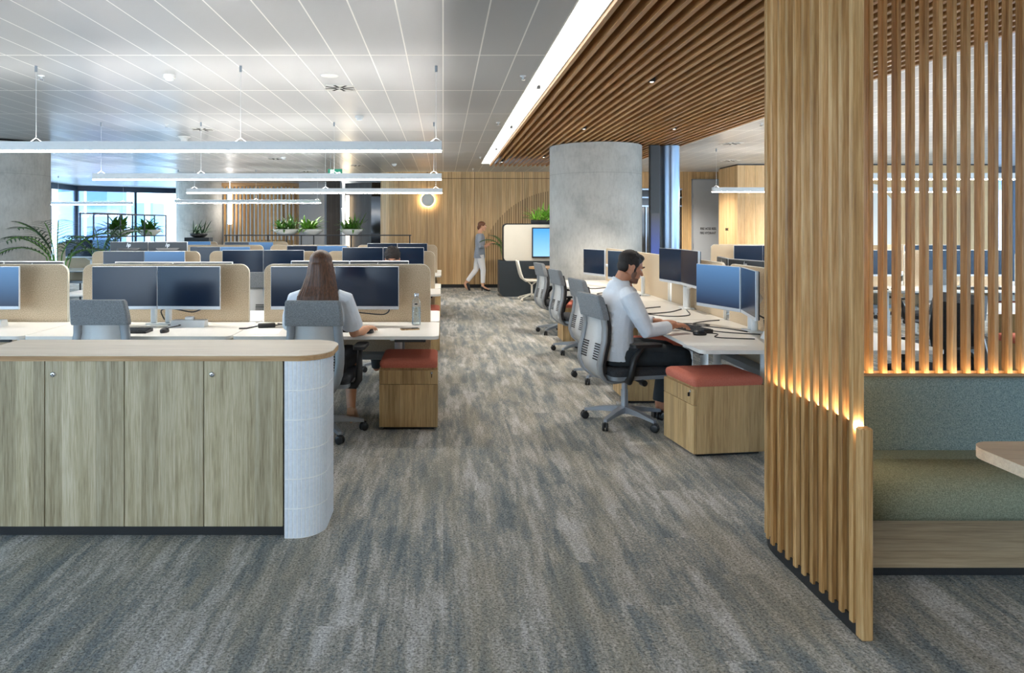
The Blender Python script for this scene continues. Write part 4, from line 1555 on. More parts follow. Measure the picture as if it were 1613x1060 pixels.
cable('cable', [(-0.45, 5.92, 0.865), (-0.47, 5.93, 0.83), (-0.55, 5.95, 0.815), (-0.85, 5.98, 0.845), (-0.92, 6.0, 0.86)], 0.006, 'black display cable sagging under the monitor right of the woman')
cable('cable', [(-2.02, 5.92, 0.87), (-2.12, 5.95, 0.835), (-2.3, 5.97, 0.862), (-2.40, 6.0, 0.84), (-2.38, 6.02, 0.76)], 0.006, 'black display cable under the right monitor of the empty left desk')
cable('cable', [(-2.20, 5.58, ZD), (-2.25, 5.75, ZD), (-2.16, 5.8, ZD + 0.02), (-2.32, 5.95, ZD)], 0.004, 'thin black mouse cable on the empty left desk')

t = thing('power_adapter', 'black power adapter lying between the front left desks', 'adapter', (-1.46, 5.83, DH), 0.3)
obj('body', MB().box(-0.07, 0.07, -0.03, 0.03, 0, 0.035, 0.006), 'black', t)
obj('lead', MB().tube([(-0.07, 0, 0.015), (-0.16, -0.05, 0.006), (-0.22, -0.04, 0.006)], 0.006, 6).tube([(0.07, 0, 0.015), (0.13, 0.06, 0.012), (0.1, 0.12, 0.012)], 0.006, 6), 'black', t)
for nm, x_, y_, w_, d_, a_, lb in (('paper_sheet', -1.40, 5.60, 0.21, 0.297, 0.1, 'white paper sheet on the front left desk beside the woman'),
                                   ('paper_sheet', 1.92, 4.98, 0.42, 0.12, -0.03, 'white printed paper strip on the near end of right desk'),
                                   ('paper_sheet', 1.93, 6.45, 0.21, 0.30, 0.2, 'white paper sheet on the desk beyond the man\'s forearm')):
    o = obj(nm, MB().box(-w_ / 2, w_ / 2, -d_ / 2, d_ / 2, 0, 0.0015), 'paper')
    o.location = (x_, y_, DH)
    o.rotation_euler = (0, 0, a_)
    tag(o, lb, 'paper')
dock((2.43, 5.12, DH), R(-90), 'white docking station at the near end of right desk')
keyboard((1.985, 5.72, DH), R(-72), 'black keyboard under the seated man\'s hands')
mouse((1.975, 5.42, DH), R(-85), 'black mouse on right desk beside the man\'s keyboard')
mouse((-0.575, 5.53, DH), R(-8), 'black mouse under the seated woman\'s right hand')
keyboard((-0.97, 5.62, DH), 0, 'black keyboard on the desk in front of the seated woman')
o = obj('desk_telephone', MB().prism([(-0.08, 0), (0.08, 0), (0.06, 0.06), (-0.07, 0.03)], 'X', -0.06, 0.06), 'black')
o.location = (1.86, 6.95, DH)
o.rotation_euler = (0, 0, R(-60))
tag(o, 'small black device on the desk beyond the man\'s chest', 'telephone')

t = thing('water_bottle', 'clear glass water bottle with silver cap on front left desk', 'bottle', (-0.228, 5.98, DH))
obj('glass_body', MB().lathe([(0.034, 0.0), (0.0385, 0.006), (0.0385, 0.185), (0.034, 0.208), (0.019, 0.226), (0.0185, 0.242)], 24), 'bottle_glass', t)
obj('water', MB().lathe([(0.032, 0.006), (0.0355, 0.012), (0.0355, 0.15), (0.002, 0.1505)], 24), 'bottle_water', t) if 'bottle_water' in M else None
obj('cap', MB().lathe([(0.0205, 0.236), (0.0215, 0.24), (0.0215, 0.268), (0.019, 0.271)], 24), 'chrome', t)
obj('print', MB().box(-0.012, 0.012, -0.0392, -0.038, 0.175, 0.186).box(-0.0025, 0.0025, -0.0392, -0.038, 0.142, 0.147).box(-0.0025, 0.0025, -0.0392, -0.038, 0.115, 0.12).box(-0.0025, 0.0025, -0.0392, -0.038, 0.088, 0.093), 'lettering', t)
t = thing('mobile_phone', 'mobile phone lying on desk in front of the water bottle', 'phone', (-0.27, 5.71, DH), R(-75))
obj('case', MB().prism(rrect(-0.036, 0.036, -0.075, 0.075, 0.01), 'Z', 0, 0.009), 'ped_wood', t)
obj('display', MB().prism(rrect(-0.034, 0.034, -0.073, 0.073, 0.009), 'Z', 0.009, 0.0105), 'screen', t)

t = thing('table_plant', 'small pale green plant in white pot on the oak table', 'plant', (2.245, 2.57, 0.73))
obj('pot', MB().lathe([(0.03, 0), (0.042, 0.01), (0.046, 0.07), (0.042, 0.07), (0.04, 0.055)], 20), 'pot', t)
obj('soil', MB().cyl(0, 0, 0.05, 0.058, 0.0405), 'soil', t)
lm = MB()
bushy(lm, random.Random(9), 0, 0, 0.055, 22, 0.07, 0.13, 0.02, 0.25, 0.6, 0.35)
obj('foliage', lm, 'leaf_pale', t)

# ------------------------------------------------------------------ the far end: meeting booth, thin panel, sconce
bo = thing('meeting_booth', 'black and white meeting booth wall in front of the oak wall', 'booth', (0, 0, 0))
m = MB().prism([(1.36, 0), (3.3, 0), (3.3, 0.80), (1.26, 0.80), (1.26, 0.08)], 'Y', 15.72, 16.3)
obj('base', m, 'navy_panel', bo)
obj('frame', MB().prism(rrect(1.335, 3.3, 0.78, 1.635, 0.09), 'Y', 15.80, 16.0), 'black', bo)
obj('panel', MB().prism(rrect(1.36, 3.28, 0.80, 1.61, 0.075), 'Y', 15.785, 15.80), 'cream', bo)
tv = thing('wall_display', 'blue lit display screen on the booth panel', 'display', (0, 0, 0))
obj('bezel', MB().box(1.985, 3.1, 15.73, 15.784, 0.865, 1.545, 0.006), 'black', tv)
obj('display', MB().box(2.01, 3.075, 15.726, 15.731, 0.90, 1.52), 'tv_blue', tv)
mt = thing('meeting_table', 'round edged oak table below the blue display', 'table', (2.55, 15.2, 0))
obj('tabletop', MB().prism([(0.7 * math.cos(2 * PI * k / 40), 0.45 * math.sin(2 * PI * k / 40)) for k in range(40)], 'Z', 0.66, 0.70), 'edge_wood', mt)
obj('leg', MB().cyl(0, 0, 0.01, 0.66, 0.045).lathe([(0.3, 0), (0.3, 0.012), (0.06, 0.03)], 28), 'black_metal', mt)
mc = thing('meeting_chair', 'cream shell swivel chair at the booth table', 'chair', (1.88, 14.95, 0), R(-88))
rg = []
for y, z, w in ((0.22, 0.455, 0.17), (0.2, 0.44, 0.2), (0.0, 0.425, 0.215), (-0.14, 0.43, 0.215), (-0.20, 0.47, 0.21), (-0.235, 0.56, 0.205), (-0.27, 0.70, 0.19), (-0.295, 0.82, 0.165), (-0.30, 0.835, 0.13)):
    hv = z > 0.45 and y < 0
    off = (0, -0.03) if not hv else (-0.03, -0.004)
    rg.append([(-w, y, z + 0.02), (-w * 0.5, y, z), (w * 0.5, y, z), (w, y, z + 0.02), (w, y + off[0], z + 0.02 + off[1]), (w * 0.5, y + off[0], z + off[1]), (-w * 0.5, y + off[0], z + off[1]), (-w, y + off[0], z + 0.02 + off[1])])
obj('shell', MB().loft(rg, True, True, True), 'felt_edge', mc)
m = MB().cyl(0, 0, 0.08, 0.34, 0.022)
for a in (0.7, 2.3, 3.8, 5.4):
    m.tube([(0, 0, 0.32), (0.13 * math.cos(a), 0.13 * math.sin(a), 0.41)], 0.012, 8)
obj('stem', m, 'felt_edge', mc)
m = MB()
cst = MB()
for i in range(5):
    a = R(72 * i + 20)
    m.tube([(0, 0, 0.14), (0.3 * math.cos(a), 0.3 * math.sin(a), 0.062)], [0.02, 0.012], 8)
    cst.ell((0.3 * math.cos(a), 0.3 * math.sin(a), 0.028), (0.027, 0.027, 0.027), 12, 8)
st_ = obj('base', m, 'felt_edge', mc)
obj('casters', cst, 'felt_edge', st_)

sn = thing('wall_sconce', 'round disc wall lamp with warm halo on the oak wall', 'wall lamp', (-0.39, BY, 2.25))
m = MB()
m.M = Matrix.Rotation(R(90), 4, 'X')
m.lathe([(0.158, 0.05), (0.165, 0.055), (0.165, 0.075), (0.158, 0.08)], 40)
obj('disc', m, 'white_paint', sn)
m = MB()
m.M = Matrix.Rotation(R(90), 4, 'X')
m.lathe([(0.135, 0.0), (0.135, 0.05)], 40)
obj('glow_ring', m, 'ring', sn)

tt = thing('column_side_panel', 'tall thin panel glowing blue at its foot between the columns', 'display', (0, 0, 0))
obj('case', MB().box(3.40, 3.56, 11.56, 11.66, 0, 2.9, 0.004), 'mon_back', tt)
obj('display', MB().box(3.41, 3.55, 11.553, 11.561, 0.7, 1.78), 'panel_blue', tt)

# exit sign
ex = thing('exit_sign', 'green running man exit sign hanging above the pendant lights', 'sign', (-2.13, 13.9, 0))
obj('panel', MB().box(-0.14, 0.14, -0.012, 0.012, 2.545, 2.70, 0.003), 'green_sign', ex)
m = MB()
m.box(-0.095, -0.02, -0.0135, -0.012, 2.565, 2.685)
obj('doorway', m, 'sign_white', ex)
m = MB()
m.prism([(-0.07, 2.66), (-0.058, 2.672), (-0.046, 2.66), (-0.058, 2.648)], 'Y', -0.015, -0.0135)
m.prism([(-0.066, 2.645), (-0.05, 2.645), (-0.047, 2.61), (-0.063, 2.61)], 'Y', -0.015, -0.0135)
m.prism([(-0.06, 2.612), (-0.05, 2.612), (-0.03, 2.575), (-0.04, 2.575)], 'Y', -0.015, -0.0135)
m.prism([(-0.062, 2.612), (-0.052, 2.612), (-0.075, 2.578), (-0.085, 2.582)], 'Y', -0.015, -0.0135)
obj('running_figure', m, 'green_sign', ex)
m = MB().box(0.03, 0.085, -0.0135, -0.012, 2.615, 2.635)
m.prism([(0.075, 2.655), (0.115, 2.625), (0.075, 2.595)], 'Y', -0.0135, -0.012)
obj('arrow', m, 'sign_white', ex)
obj('rods', MB().tube([(-0.09, 0, 2.70), (-0.09, 0, CEIL)], 0.004, 6).tube([(0.09, 0, 2.70), (0.09, 0, CEIL)], 0.004, 6), 'grey_metal', ex)


# ------------------------------------------------------------------ ceiling fittings
def from_px(px, py, h):
    """where a pixel of the photo lies on a level h above the eye"""
    d = FPX * h / (HY - py)
    return (px - HX) / FPX * d, d


def diffuser_root():
    t = thing('air_diffuser', 'diffuser', 'ceiling vent')
    obj('plate', MB().box(-0.145, 0.145, -0.145, 0.145, -0.006, 0.0), 'white_paint', t)
    m = MB()
    for i in range(8):
        m.M = Matrix.Rotation(R(45 * i + 22), 4, 'Z')
        m.box(0.035, 0.15, -0.012, 0.012, -0.0085, -0.0055)
    obj('slots', m, 'dark_gap', t)
    return t


diff = Maker(diffuser_root())
for px, py, lb in ((535, 138, 'swirl air diffuser nearest in the ceiling'), (319, 203.5, 'swirl air diffuser above the left pendant, second from front'),
                   (434, 250, 'swirl air diffuser left of the exit sign, farther back'), (563, 260.5, 'small swirl air diffuser right of the exit sign'),
                   (482, 270, 'small swirl air diffuser above the second pendant'), (1152, 226, 'swirl air diffuser in the right ceiling, nearer one'), (1150, 253, 'swirl air diffuser in the right ceiling above the oak box')):
    x_, y_ = from_px(px, py, CEIL - EYE)
    diff((x_, y_, CEIL), 0.2, lb, 'swirl air diffusers')


def fitting_root(kind):
    if kind == 'sprinkler':
        t = thing('sprinkler', 'sprinkler', 'sprinkler')
        obj('rose', MB().lathe([(0.03, 0), (0.028, -0.006), (0.008, -0.008), (0.008, -0.03)], 16), 'white_metal', t)
        obj('deflector', MB().lathe([(0.006, -0.03), (0.022, -0.036), (0.022, -0.039), (0.004, -0.04)], 16), 'chrome', t)
    else:
        t = thing('smoke_detector', 'detector', 'smoke detector')
        obj('base', MB().lathe([(0.055, 0), (0.055, -0.02), (0.05, -0.03)], 24), 'white_paint', t)
        obj('sensor', MB().lathe([(0.038, -0.03), (0.036, -0.05), (0.02, -0.056)], 20), 'white_metal', t)
    return t


spr = Maker(fitting_root('sprinkler'))
for px, py, lb in ((65, 119, 'small ceiling sprinkler at far left of the bright band'), (824, 119.5, 'ceiling sprinkler close to the cove light, nearest'), (785, 193, 'ceiling sprinkler near the cove light, middle one'),
                   (757, 247.5, 'ceiling sprinkler near the far end of the cove light'), (262, 196, 'ceiling sprinkler between pendant cables at left'), (1199, 194, 'ceiling sprinkler at the right edge of the baffles'), (745, 266, 'tiny ceiling sprinkler just before the oak wall')):
    x_, y_ = from_px(px, py, CEIL - EYE)
    spr((x_, y_, CEIL), 0, lb, 'ceiling sprinklers')
smk = Maker(fitting_root('detector'))
for px, py, lb in ((566, 183, 'smoke detector in middle of the ceiling'), (267, 118, 'round white detector in the bright ceiling band at left'), (621, 258, 'smoke detector in the ceiling above the wall lamp'), (447, 247, 'smoke detector beside a far air diffuser')):
    x_, y_ = from_px(px, py, CEIL - EYE)
    smk((x_, y_, CEIL), 0, lb, 'smoke detectors')
x_, y_ = from_px(519, 119, CEIL - EYE)
o = obj('ceiling_speaker', MB().lathe([(0.085, 0), (0.085, -0.004), (0.07, -0.006)], 32), 'white_paint')
o.location = (x_, y_, CEIL)
tag(o, 'flat round ceiling speaker beside the nearest air diffuser', 'speaker')
x_, y_ = from_px(290, 215, CEIL - EYE)
t = thing('ceiling_sensor', 'large white mushroom shaped sensor behind the front pendant', 'sensor', (x_, y_, CEIL))
obj('flange', MB().lathe([(0.1, 0), (0.1, -0.01), (0.06, -0.03)], 28), 'white_paint', t)
obj('body', MB().lathe([(0.06, -0.03), (0.05, -0.06), (0.05, -0.1), (0.03, -0.11)], 24), 'white_paint', t)


def spotlight(gap, y, label, tilt=0.0, power=1.0):
    t = thing('baffle_spotlight', label, 'spotlight', (1.06 + 0.1035 * (gap + 0.5), y, 2.90), 0, 'spotlights between the baffles')
    obj('can', MB().lathe([(0.029, 0.002), (0.031, 0.0), (0.031, 0.1), (0.010, 0.12), (0.010, 0.245)], 20), 'black_metal', t)
    obj('lens', MB().cyl(0, 0, -0.003, 0.003, 0.016), 'spot', t)
    ld = bpy.data.lights.new('spot_beam', 'SPOT')
    ld.energy = SPOT_W * power
    ld.color = (1.0, 0.93, 0.83)
    ld.spot_size = R(105)
    ld.spot_blend = 0.7
    ld.shadow_soft_size = 0.04
    lo = bpy.data.objects.new('spot_beam', ld)
    COL.objects.link(lo)
    lo.parent = t
    lo.location = (0, 0, -0.012)
    lo.rotation_euler = (tilt, 0, 0)


for gp, y_, lb, tl, pw in ((8, 6.55, 'small black spotlight nearest in the timber baffles', 0, 0.4), (8, 9.7, 'small black spotlight in the baffles before the column', 0, 0.8),
                           (20, 9.7, 'small black spotlight in baffles between column and right edge', 0, 0.5),
                           (8, 13.6, 'added unseen black spotlight deep in baffles left of the column', R(22), 0.6),  # this one and the next are unseen, added to light the far wall
                           (1, 14.6, 'added unseen black spotlight at the far left end of baffles', R(34), 0.55)):
    spotlight(gp, y_, lb, tl, pw)

def downlight(x, y, label):  # unseen fill lamp, added to brighten the right rear of the room
    t = thing('added_downlight', label, 'downlight', (x, y, CEIL))
    obj('trim_ring', MB().lathe([(0.065, 0), (0.065, -0.004), (0.05, -0.006)], 28), 'white_metal', t)
    obj('lens', MB().cyl(0, 0, -0.008, -0.005, 0.048), 'spot', t)
    ld = bpy.data.lights.new('fill_beam', 'SPOT')
    ld.energy = 300
    ld.color = (1.0, 0.95, 0.88)
    ld.spot_size = R(140)
    ld.spot_blend = 0.8
    ld.shadow_soft_size = 0.06
    lo = bpy.data.objects.new('fill_beam', ld)
    COL.objects.link(lo)
    lo.parent = t
    lo.location = (0, 0, -0.02)


downlight(5.35, 16.4, 'added unseen fill downlight behind the steel column')
downlight(7.7, 13.9, 'added unseen fill downlight behind the slat screen before the oak box')

# ------------------------------------------------------------------ planter shelf and rail behind the desks
ra = thing('planter_rail', 'long black metal shelf rail carrying white planter bowls', 'shelf', (0, 0, 0))
obj('top_bar', MB().box(-5.24, -0.77, 16.85, 17.15, 1.345, 1.37, 0.003), 'black_metal', ra)
for x_ in (-5.2, -4.95, -4.2, -3.75, -3.4, -3.1, -2.2, -0.80):
    obj('post', MB().box(x_ - 0.014, x_ + 0.014, 16.88, 16.91, 0, 1.345), 'black_metal', ra)
obj('back_panel', MB().box(-5.2, -0.8, 17.05, 17.08, 0.0, 1.0), 'navy_panel', ra)
fr = thing('planter_shelf', 'open black metal planter frame standing before the windows', 'shelf', (-7.2, 14.5, 0), math.atan2(2.8, 0.4))
L_ = math.hypot(2.8, 0.4)
m = MB().box(0, L_, -0.014, 0.014, 1.825, 1.853).box(0, L_, 0.286, 0.314, 1.825, 1.853)
obj('top_bars', m, 'black_metal', fr)
obj('shelf', MB().box(0, L_, -0.01, 0.31, 1.335, 1.36), 'black_metal', fr)
for i in range(4):
    for y_ in (0, 0.3):
        xx = 0.012 + (L_ - 0.024) * i / 3
        obj('post', MB().box(xx - 0.012, xx + 0.012, y_ - 0.012, y_ + 0.012, 0, 1.84), 'black_metal', fr)
a_ = math.atan2(2.8, 0.4)
PGp = 'white planter bowls on the rails'
for s_, lb, sd in ((1.15, 'white planter bowl in the black frame, nearer the palm', 4), (2.3, 'white planter bowl in the black frame, at its far end', 5)):
    bx_, by_ = -7.2 + s_ * math.cos(a_) - 0.15 * math.sin(a_), 14.5 + s_ * math.sin(a_) + 0.15 * math.cos(a_)
    bowl_plant((bx_, by_, 1.36), 0.62, lb, sd, 'leaf', 60, (0.25, 0.5), 0.09, False, PGp, 0.6)
bowl_plant((-3.78, 17.0, 1.37), 0.66, 'white planter bowl with spiky palm, leftmost on the long rail', 6, 'leaf', 60, (0.2, 0.40), 0.07, True, PGp)
bowl_plant((-3.17, 17.0, 1.37), 0.56, 'white planter bowl with bright leaves, middle one on the long rail', 7, 'leaf_bright', 80, (0.22, 0.52), 0.07, False, PGp)
bowl_plant((-2.21, 17.0, 1.37), 0.56, 'white planter bowl with trailing leaves in front of light strip', 8, 'leaf', 60, (0.2, 0.42), 0.06, True, PGp)
palm((-5.92, 10.85, 0), 'large dark potted palm in front of the left column', 11, [(PI * 0.9, 1.05, 0.85), (PI * 1.05, 0.75, 0.75), (PI * 0.65, 1.2, 0.85), (0.3, 1.1, 0.8), (-0.6, 1.0, 0.75), (PI * 1.4, 0.9, 0.8), (PI * 1.25, 1.1, 0.75), (0.9, 0.9, 0.7), (2.4, 1.3, 0.8), (0.0, 0.6, 0.6), (3.6, 1.25, 0.75)], trunk=0.78)
palm((-6.35, 13.1, 0), 'smaller leafy palm right of the large potted palm', 13, [(0.2, 1.1, 0.75), (1.2, 1.2, 0.75), (2.2, 1.2, 0.7), (3.2, 1.0, 0.7), (4.4, 1.0, 0.7), (5.4, 1.1, 0.7), (0.8, 1.3, 0.6)], trunk=0.75)
t = thing('potted_plant', 'dark spiky plant in a black bowl before the rear column', 'plant', (-6.0, 17.3, 1.30))
obj('bowl', MB().lathe([(0.12, 0.0), (0.2, 0.05), (0.22, 0.1), (0.2, 0.1), (0.17, 0.08)], 24), 'black', t)
lm = MB()
bushy(lm, random.Random(3), 0, 0, 0.08, 34, 0.22, 0.46, 0.035, 1.0, 0.5, 0.3)
obj('foliage', lm, 'leaf_dark', t)
o = obj('planter_stand', MB().box(-6.3, -5.7, 17.15, 17.45, 0, 1.30, 0.004), 'navy_panel')
tag(o, 'dark cabinet under the spiky plant before the rear column', 'cabinet')
t = thing('booth_plant', 'bright green fern standing on top of the booth wall', 'plant', (2.28, 15.9, 1.635))
obj('trough', MB().box(-0.3, 0.6, -0.07, 0.07, 0, 0.08, 0.01), 'black', t)
lm = MB()
rnd_ = random.Random(21)
for q in range(3):
    bushy(lm, rnd_, q * 0.2 - 0.12, 0, 0.07, 36, 0.25, 0.5, 0.04, 1.0, 0.9, 0.35)
obj('foliage', lm, 'leaf_bright', t)
palm((1.5, 16.62, 0), 'small palm beside the booth at the walking woman\'s hand', 17, [(PI, 0.9, 0.5), (PI * 0.8, 1.2, 0.45), (PI * 1.2, 1.1, 0.45), (0.2, 1.2, 0.4), (1.5, 1.1, 0.4)], trunk=0.72, ps=0.6)

# timber slat enclosure far back at left
se = thing('slatted_enclosure', 'far oak slat enclosure with curved end behind the rail', 'screen')
far_slat = MB().box(-0.03, 0.03, -0.05, 0.05, 0, CEIL - 0.12).mesh('slat')
pts = [(-7.12 + 0.125 * i, 22.6, PI / 2 * 0) for i in range(17)]
for i in range(8):
    t_ = R(90 * i / 7)
    pts.append((-5.1 + 0.5 * math.sin(t_), 23.1 - 0.5 * math.cos(t_), t_))
for x_, y_, a in pts:
    o = obj('slat', far_slat, 'slat', se)
    o.location = (x_, y_, 0.0)
    o.rotation_euler = (0, 0, a)
obj('head_rail', MB().prism([(-7.2, 22.54), (-5.1, 22.54), (-4.8, 22.66), (-4.56, 22.9), (-4.54, 23.2), (-4.64, 23.2), (-5.1, 22.66), (-7.2, 22.66)], 'Z', CEIL - 0.12, CEIL - 0.002), 'edge_wood', se)
o = obj('tube_lamp', MB().cyl(-6.75, 22.3, 1.65, 2.72, 0.055, 20).cyl(-6.75, 22.3, 2.72, CEIL, 0.01, 8), 'tube')
tag(o, 'white vertical tube lamp in front of the far slat enclosure', 'lamp')
o = obj('enclosure_table', MB().box(-6.6, -4.9, 24.3, 25.3, 0.0, 1.1, 0.01), 'ped_wood')
tag(o, 'oak counter inside the far slat enclosure', 'counter')

# loose table seen through the slats at far right
t = thing('side_table', 'white table seen through the slats at the right edge', 'table', (6.0, 7.3, 0))
obj('tabletop', MB().prism(rrect(-0.8, 0.8, -0.4, 0.4, 0.05), 'Z', 0.70, 0.725), 'white', t)
for sg in (-1, 1):
    obj('leg', MB().cyl(sg * 0.5, 0, 0.0, 0.70, 0.035).box(sg * 0.5 - 0.04, sg * 0.5 + 0.04, -0.34, 0.34, 0, 0.03, 0.008), 'white_metal', t)
pedestal((5.5, 6.28, 0), 0.0, 'coral topped pedestal in front of the white table behind slats', 'coral topped pedestals')
pedestal((6.1, 6.25, 0), 0.0, 'coral topped pedestal second from left behind the slats', 'coral topped pedestals')


# ------------------------------------------------------------------ people
def frame(fwd, up):
    f = Vector(fwd).normalized()
    u = Vector(up)
    u = (u - f * u.dot(f)).normalized()
    r_ = f.cross(u)
    return Matrix((r_, f, u)).transposed()      # columns: right, forward, up


def head_shapes(mb, c, F, k=1.0, ears=True):
    """head about 22 cm tall; c is the middle of the skull, F columns are right, forward, up"""
    c = Vector(c)
    def P(x, y, z):
        return c + F @ Vector((x * k, y * k, z * k))
    def E(x, y, z, rx, ry, rz):
        mb.ell(P(x, y, z), (rx * k, ry * k, rz * k), 20, 14, F)
    E(0, -0.008, 0.03, 0.074, 0.094, 0.085)           # skull
    E(0, 0.022, -0.02, 0.064, 0.072, 0.085)           # face
    E(0, 0.045, -0.075, 0.046, 0.048, 0.042)          # jaw
    E(0, 0.078, -0.098, 0.020, 0.018, 0.016)          # chin
    E(0, 0.086, 0.024, 0.042, 0.014, 0.012)           # brow
    mb.tube([P(0, 0.090, 0.012), P(0, 0.102, -0.012), P(0, 0.110, -0.026)], [0.007 * k, 0.010 * k, 0.0135 * k], 10, round_ends=True)
    E(-0.012, 0.098, -0.028, 0.008, 0.009, 0.007)
    E(0.012, 0.098, -0.028, 0.008, 0.009, 0.007)
    E(0, 0.089, -0.054, 0.023, 0.011, 0.006)          # lips
    E(0, 0.087, -0.064, 0.019, 0.011, 0.006)
    for s in (-1, 1):
        E(s * 0.042, 0.064, -0.016, 0.022, 0.020, 0.018)   # cheek bone
        if ears:
            E(s * 0.074, -0.012, -0.004, 0.010, 0.018, 0.030)
            E(s * 0.078, -0.006, -0.024, 0.007, 0.010, 0.012)
    # neck
    mb.tube([P(0, -0.025, -0.06), P(0, -0.040, -0.135), P(0, -0.055, -0.19)], [0.056 * k, 0.054 * k, 0.056 * k], 16)


def eyes(parent, c, F, k=1.0):
    w, d = MB(), MB()
    for s in (-1, 1):
        p = Vector(c) + F @ Vector((s * 0.031 * k, 0.073 * k, 0.004 * k))
        w.ell(p, (0.012 * k, 0.012 * k, 0.009 * k), 12, 8, F)
        q = Vector(c) + F @ Vector((s * 0.031 * k, 0.0815 * k, 0.002 * k))
        d.ell(q, (0.006 * k, 0.005 * k, 0.006 * k), 10, 6, F)
    obj('eyes', w, 'paper', parent)
    obj('pupils', d, 'hair_dark', parent)
    b = MB()
    for s in (-1, 1):
        pts_ = [Vector(c) + F @ Vector((s * x_ * k, y_ * k, z_ * k)) for x_, y_, z_ in ((0.014, 0.099, 0.027), (0.031, 0.095, 0.033), (0.048, 0.080, 0.028))]
        b.tube(pts_, [0.004, 0.005, 0.003], 6)
    obj('eyebrows', b, 'hair_dark', parent)


def hand_shapes(mb, wrist, F, curl=0.6, k=1.0, thumb_side=1, spread=1.0):
    """F columns: right, forward (finger direction), up (back of the hand)"""
    w = Vector(wrist)
    def P(x, y, z):
        return w + F @ Vector((x * k, y * k, z * k))
    mb.tube([P(0, -0.02, 0), P(0, 0.02, 0.0), P(0, 0.05, 0.002), P(0, 0.085, 0)], [0.026 * k, 0.031 * k, 0.037 * k, 0.035 * k], 12, 0.45, round_ends=True)
    for i, (x, L) in enumerate(((-0.029, 0.066), (-0.010, 0.076), (0.010, 0.071), (0.028, 0.056))):
        p = [P(x, 0.075, 0)]
        d, z = 0.0, 0.0
        yy, zz = 0.085, 0.0
        ang = 0.12 + 0.05 * i
        rr = []
        for j, fr in enumerate((0.42, 0.32, 0.26)):
            yy += L * fr * math.cos(ang)
            zz -= L * fr * math.sin(ang)
            p.append(P(x * (1 + 0.25 * spread * (j + 1) / 3), yy, zz))
            ang += curl * (0.9 - 0.15 * j)
        mb.tube(p, [0.0098 * k, 0.0090 * k, 0.0083 * k, 0.0070 * k], 10, round_ends=True)
    s = -thumb_side
    mb.tube([P(s * 0.022, 0.012, -0.004), P(s * 0.045, 0.042, -0.012), P(s * 0.050, 0.066, -0.018), P(s * 0.046, 0.088, -0.024)], [0.014 * k, 0.0115 * k, 0.010 * k, 0.0075 * k], 10, round_ends=True)


def ring_xyz(c, rx, ry, n=20, F=None, e=2.0):
    out = []
    for k in range(n):
        a = 2 * PI * k / n
        ca, sa = math.cos(a), math.sin(a)
        v = Vector((rx * math.copysign(abs(ca) ** (2 / e), ca), ry * math.copysign(abs(sa) ** (2 / e), sa), 0))
        out.append(tuple(Vector(c) + ((F @ v) if F else v)))
    return out


def shoe(mb, heel, toe_dir, L=0.25, heel_h=0.0, w=0.042):
    h = Vector(heel)
    d = Vector(toe_dir).normalized()
    sd = Vector((-d.y, d.x, 0))
    prof = [(0.0, 0.030, 0.055 + heel_h), (0.05, 0.036, 0.062 + heel_h), (0.11, 0.034, 0.055 + heel_h * 0.6), (0.17, w, 0.045 + heel_h * 0.1), (0.22, w * 0.8, 0.034), (L, 0.012, 0.02)]
    rg = []
    for s_, w_, t_ in prof:
        zb = max(0.0, heel_h * (1 - s_ / 0.15)) if heel_h else 0.0
        p = h + d * s_
        rg.append([tuple(p + sd * w_ + Vector((0, 0, zb))), tuple(p + sd * w_ * 0.9 + Vector((0, 0, (zb + t_) * 0.6))), tuple(p + sd * w_ * 0.45 + Vector((0, 0, t_))),
                   tuple(p - sd * w_ * 0.45 + Vector((0, 0, t_))), tuple(p - sd * w_ * 0.9 + Vector((0, 0, (zb + t_) * 0.6))), tuple(p - sd * w_ + Vector((0, 0, zb)))])
    mb.loft(rg, True, True, True)
    if heel_h:
        p = h + d * 0.03
        mb.tube([tuple(p + Vector((0, 0, heel_h + 0.01))), tuple(p + Vector((0, 0, 0.0)))], [0.018, 0.007], 8)


# ---- seated woman, seen from behind (faces +Y)
wo = thing('person', 'seated person with long brown hair and white top, back to us', 'person', (-0.905, 5.26, 0))
HF = frame((0.06, 1, -0.08), (0, 0.08, 1))
HC = Vector((0.0, -0.02, 1.255))
b = MB()
head_shapes(b, HC, HF, 0.97)
b.loft([ring_xyz((0, -0.02, 0.50), 0.165, 0.12), ring_xyz((0, -0.05, 0.58), 0.15, 0.105), ring_xyz((0, -0.07, 0.72), 0.13, 0.09), ring_xyz((0, -0.075, 0.86), 0.15, 0.10), ring_xyz((0, -0.07, 0.98), 0.165, 0.095), ring_xyz((0, -0.06, 1.06), 0.11, 0.07), ring_xyz((0, -0.055, 1.10), 0.06, 0.055)])
ARM_W = {1: [(0.175, -0.06, 1.02), (0.215, 0.0, 0.87), (0.235, 0.06, 0.755), (0.29, 0.15, 0.757), (0.315, 0.215, 0.765)],
         -1: [(-0.175, -0.06, 1.02), (-0.225, 0.02, 0.88), (-0.24, 0.12, 0.762), (-0.19, 0.25, 0.757), (-0.15, 0.31, 0.765)]}
for s in (1, -1):
    b.tube(ARM_W[s], [0.050, 0.046, 0.041, 0.034, 0.025], 14, round_ends=True)
hf = frame((0.22, 1, -0.10), (0, 0.1, 1))
hand_shapes(b, (0.322, 0.225, 0.768), hf, 0.30, 0.95, 1)
hand_shapes(b, (-0.145, 0.315, 0.766), frame((0.3, 1, -0.12), (0, 0.12, 1)), 0.45, 0.95, -1)
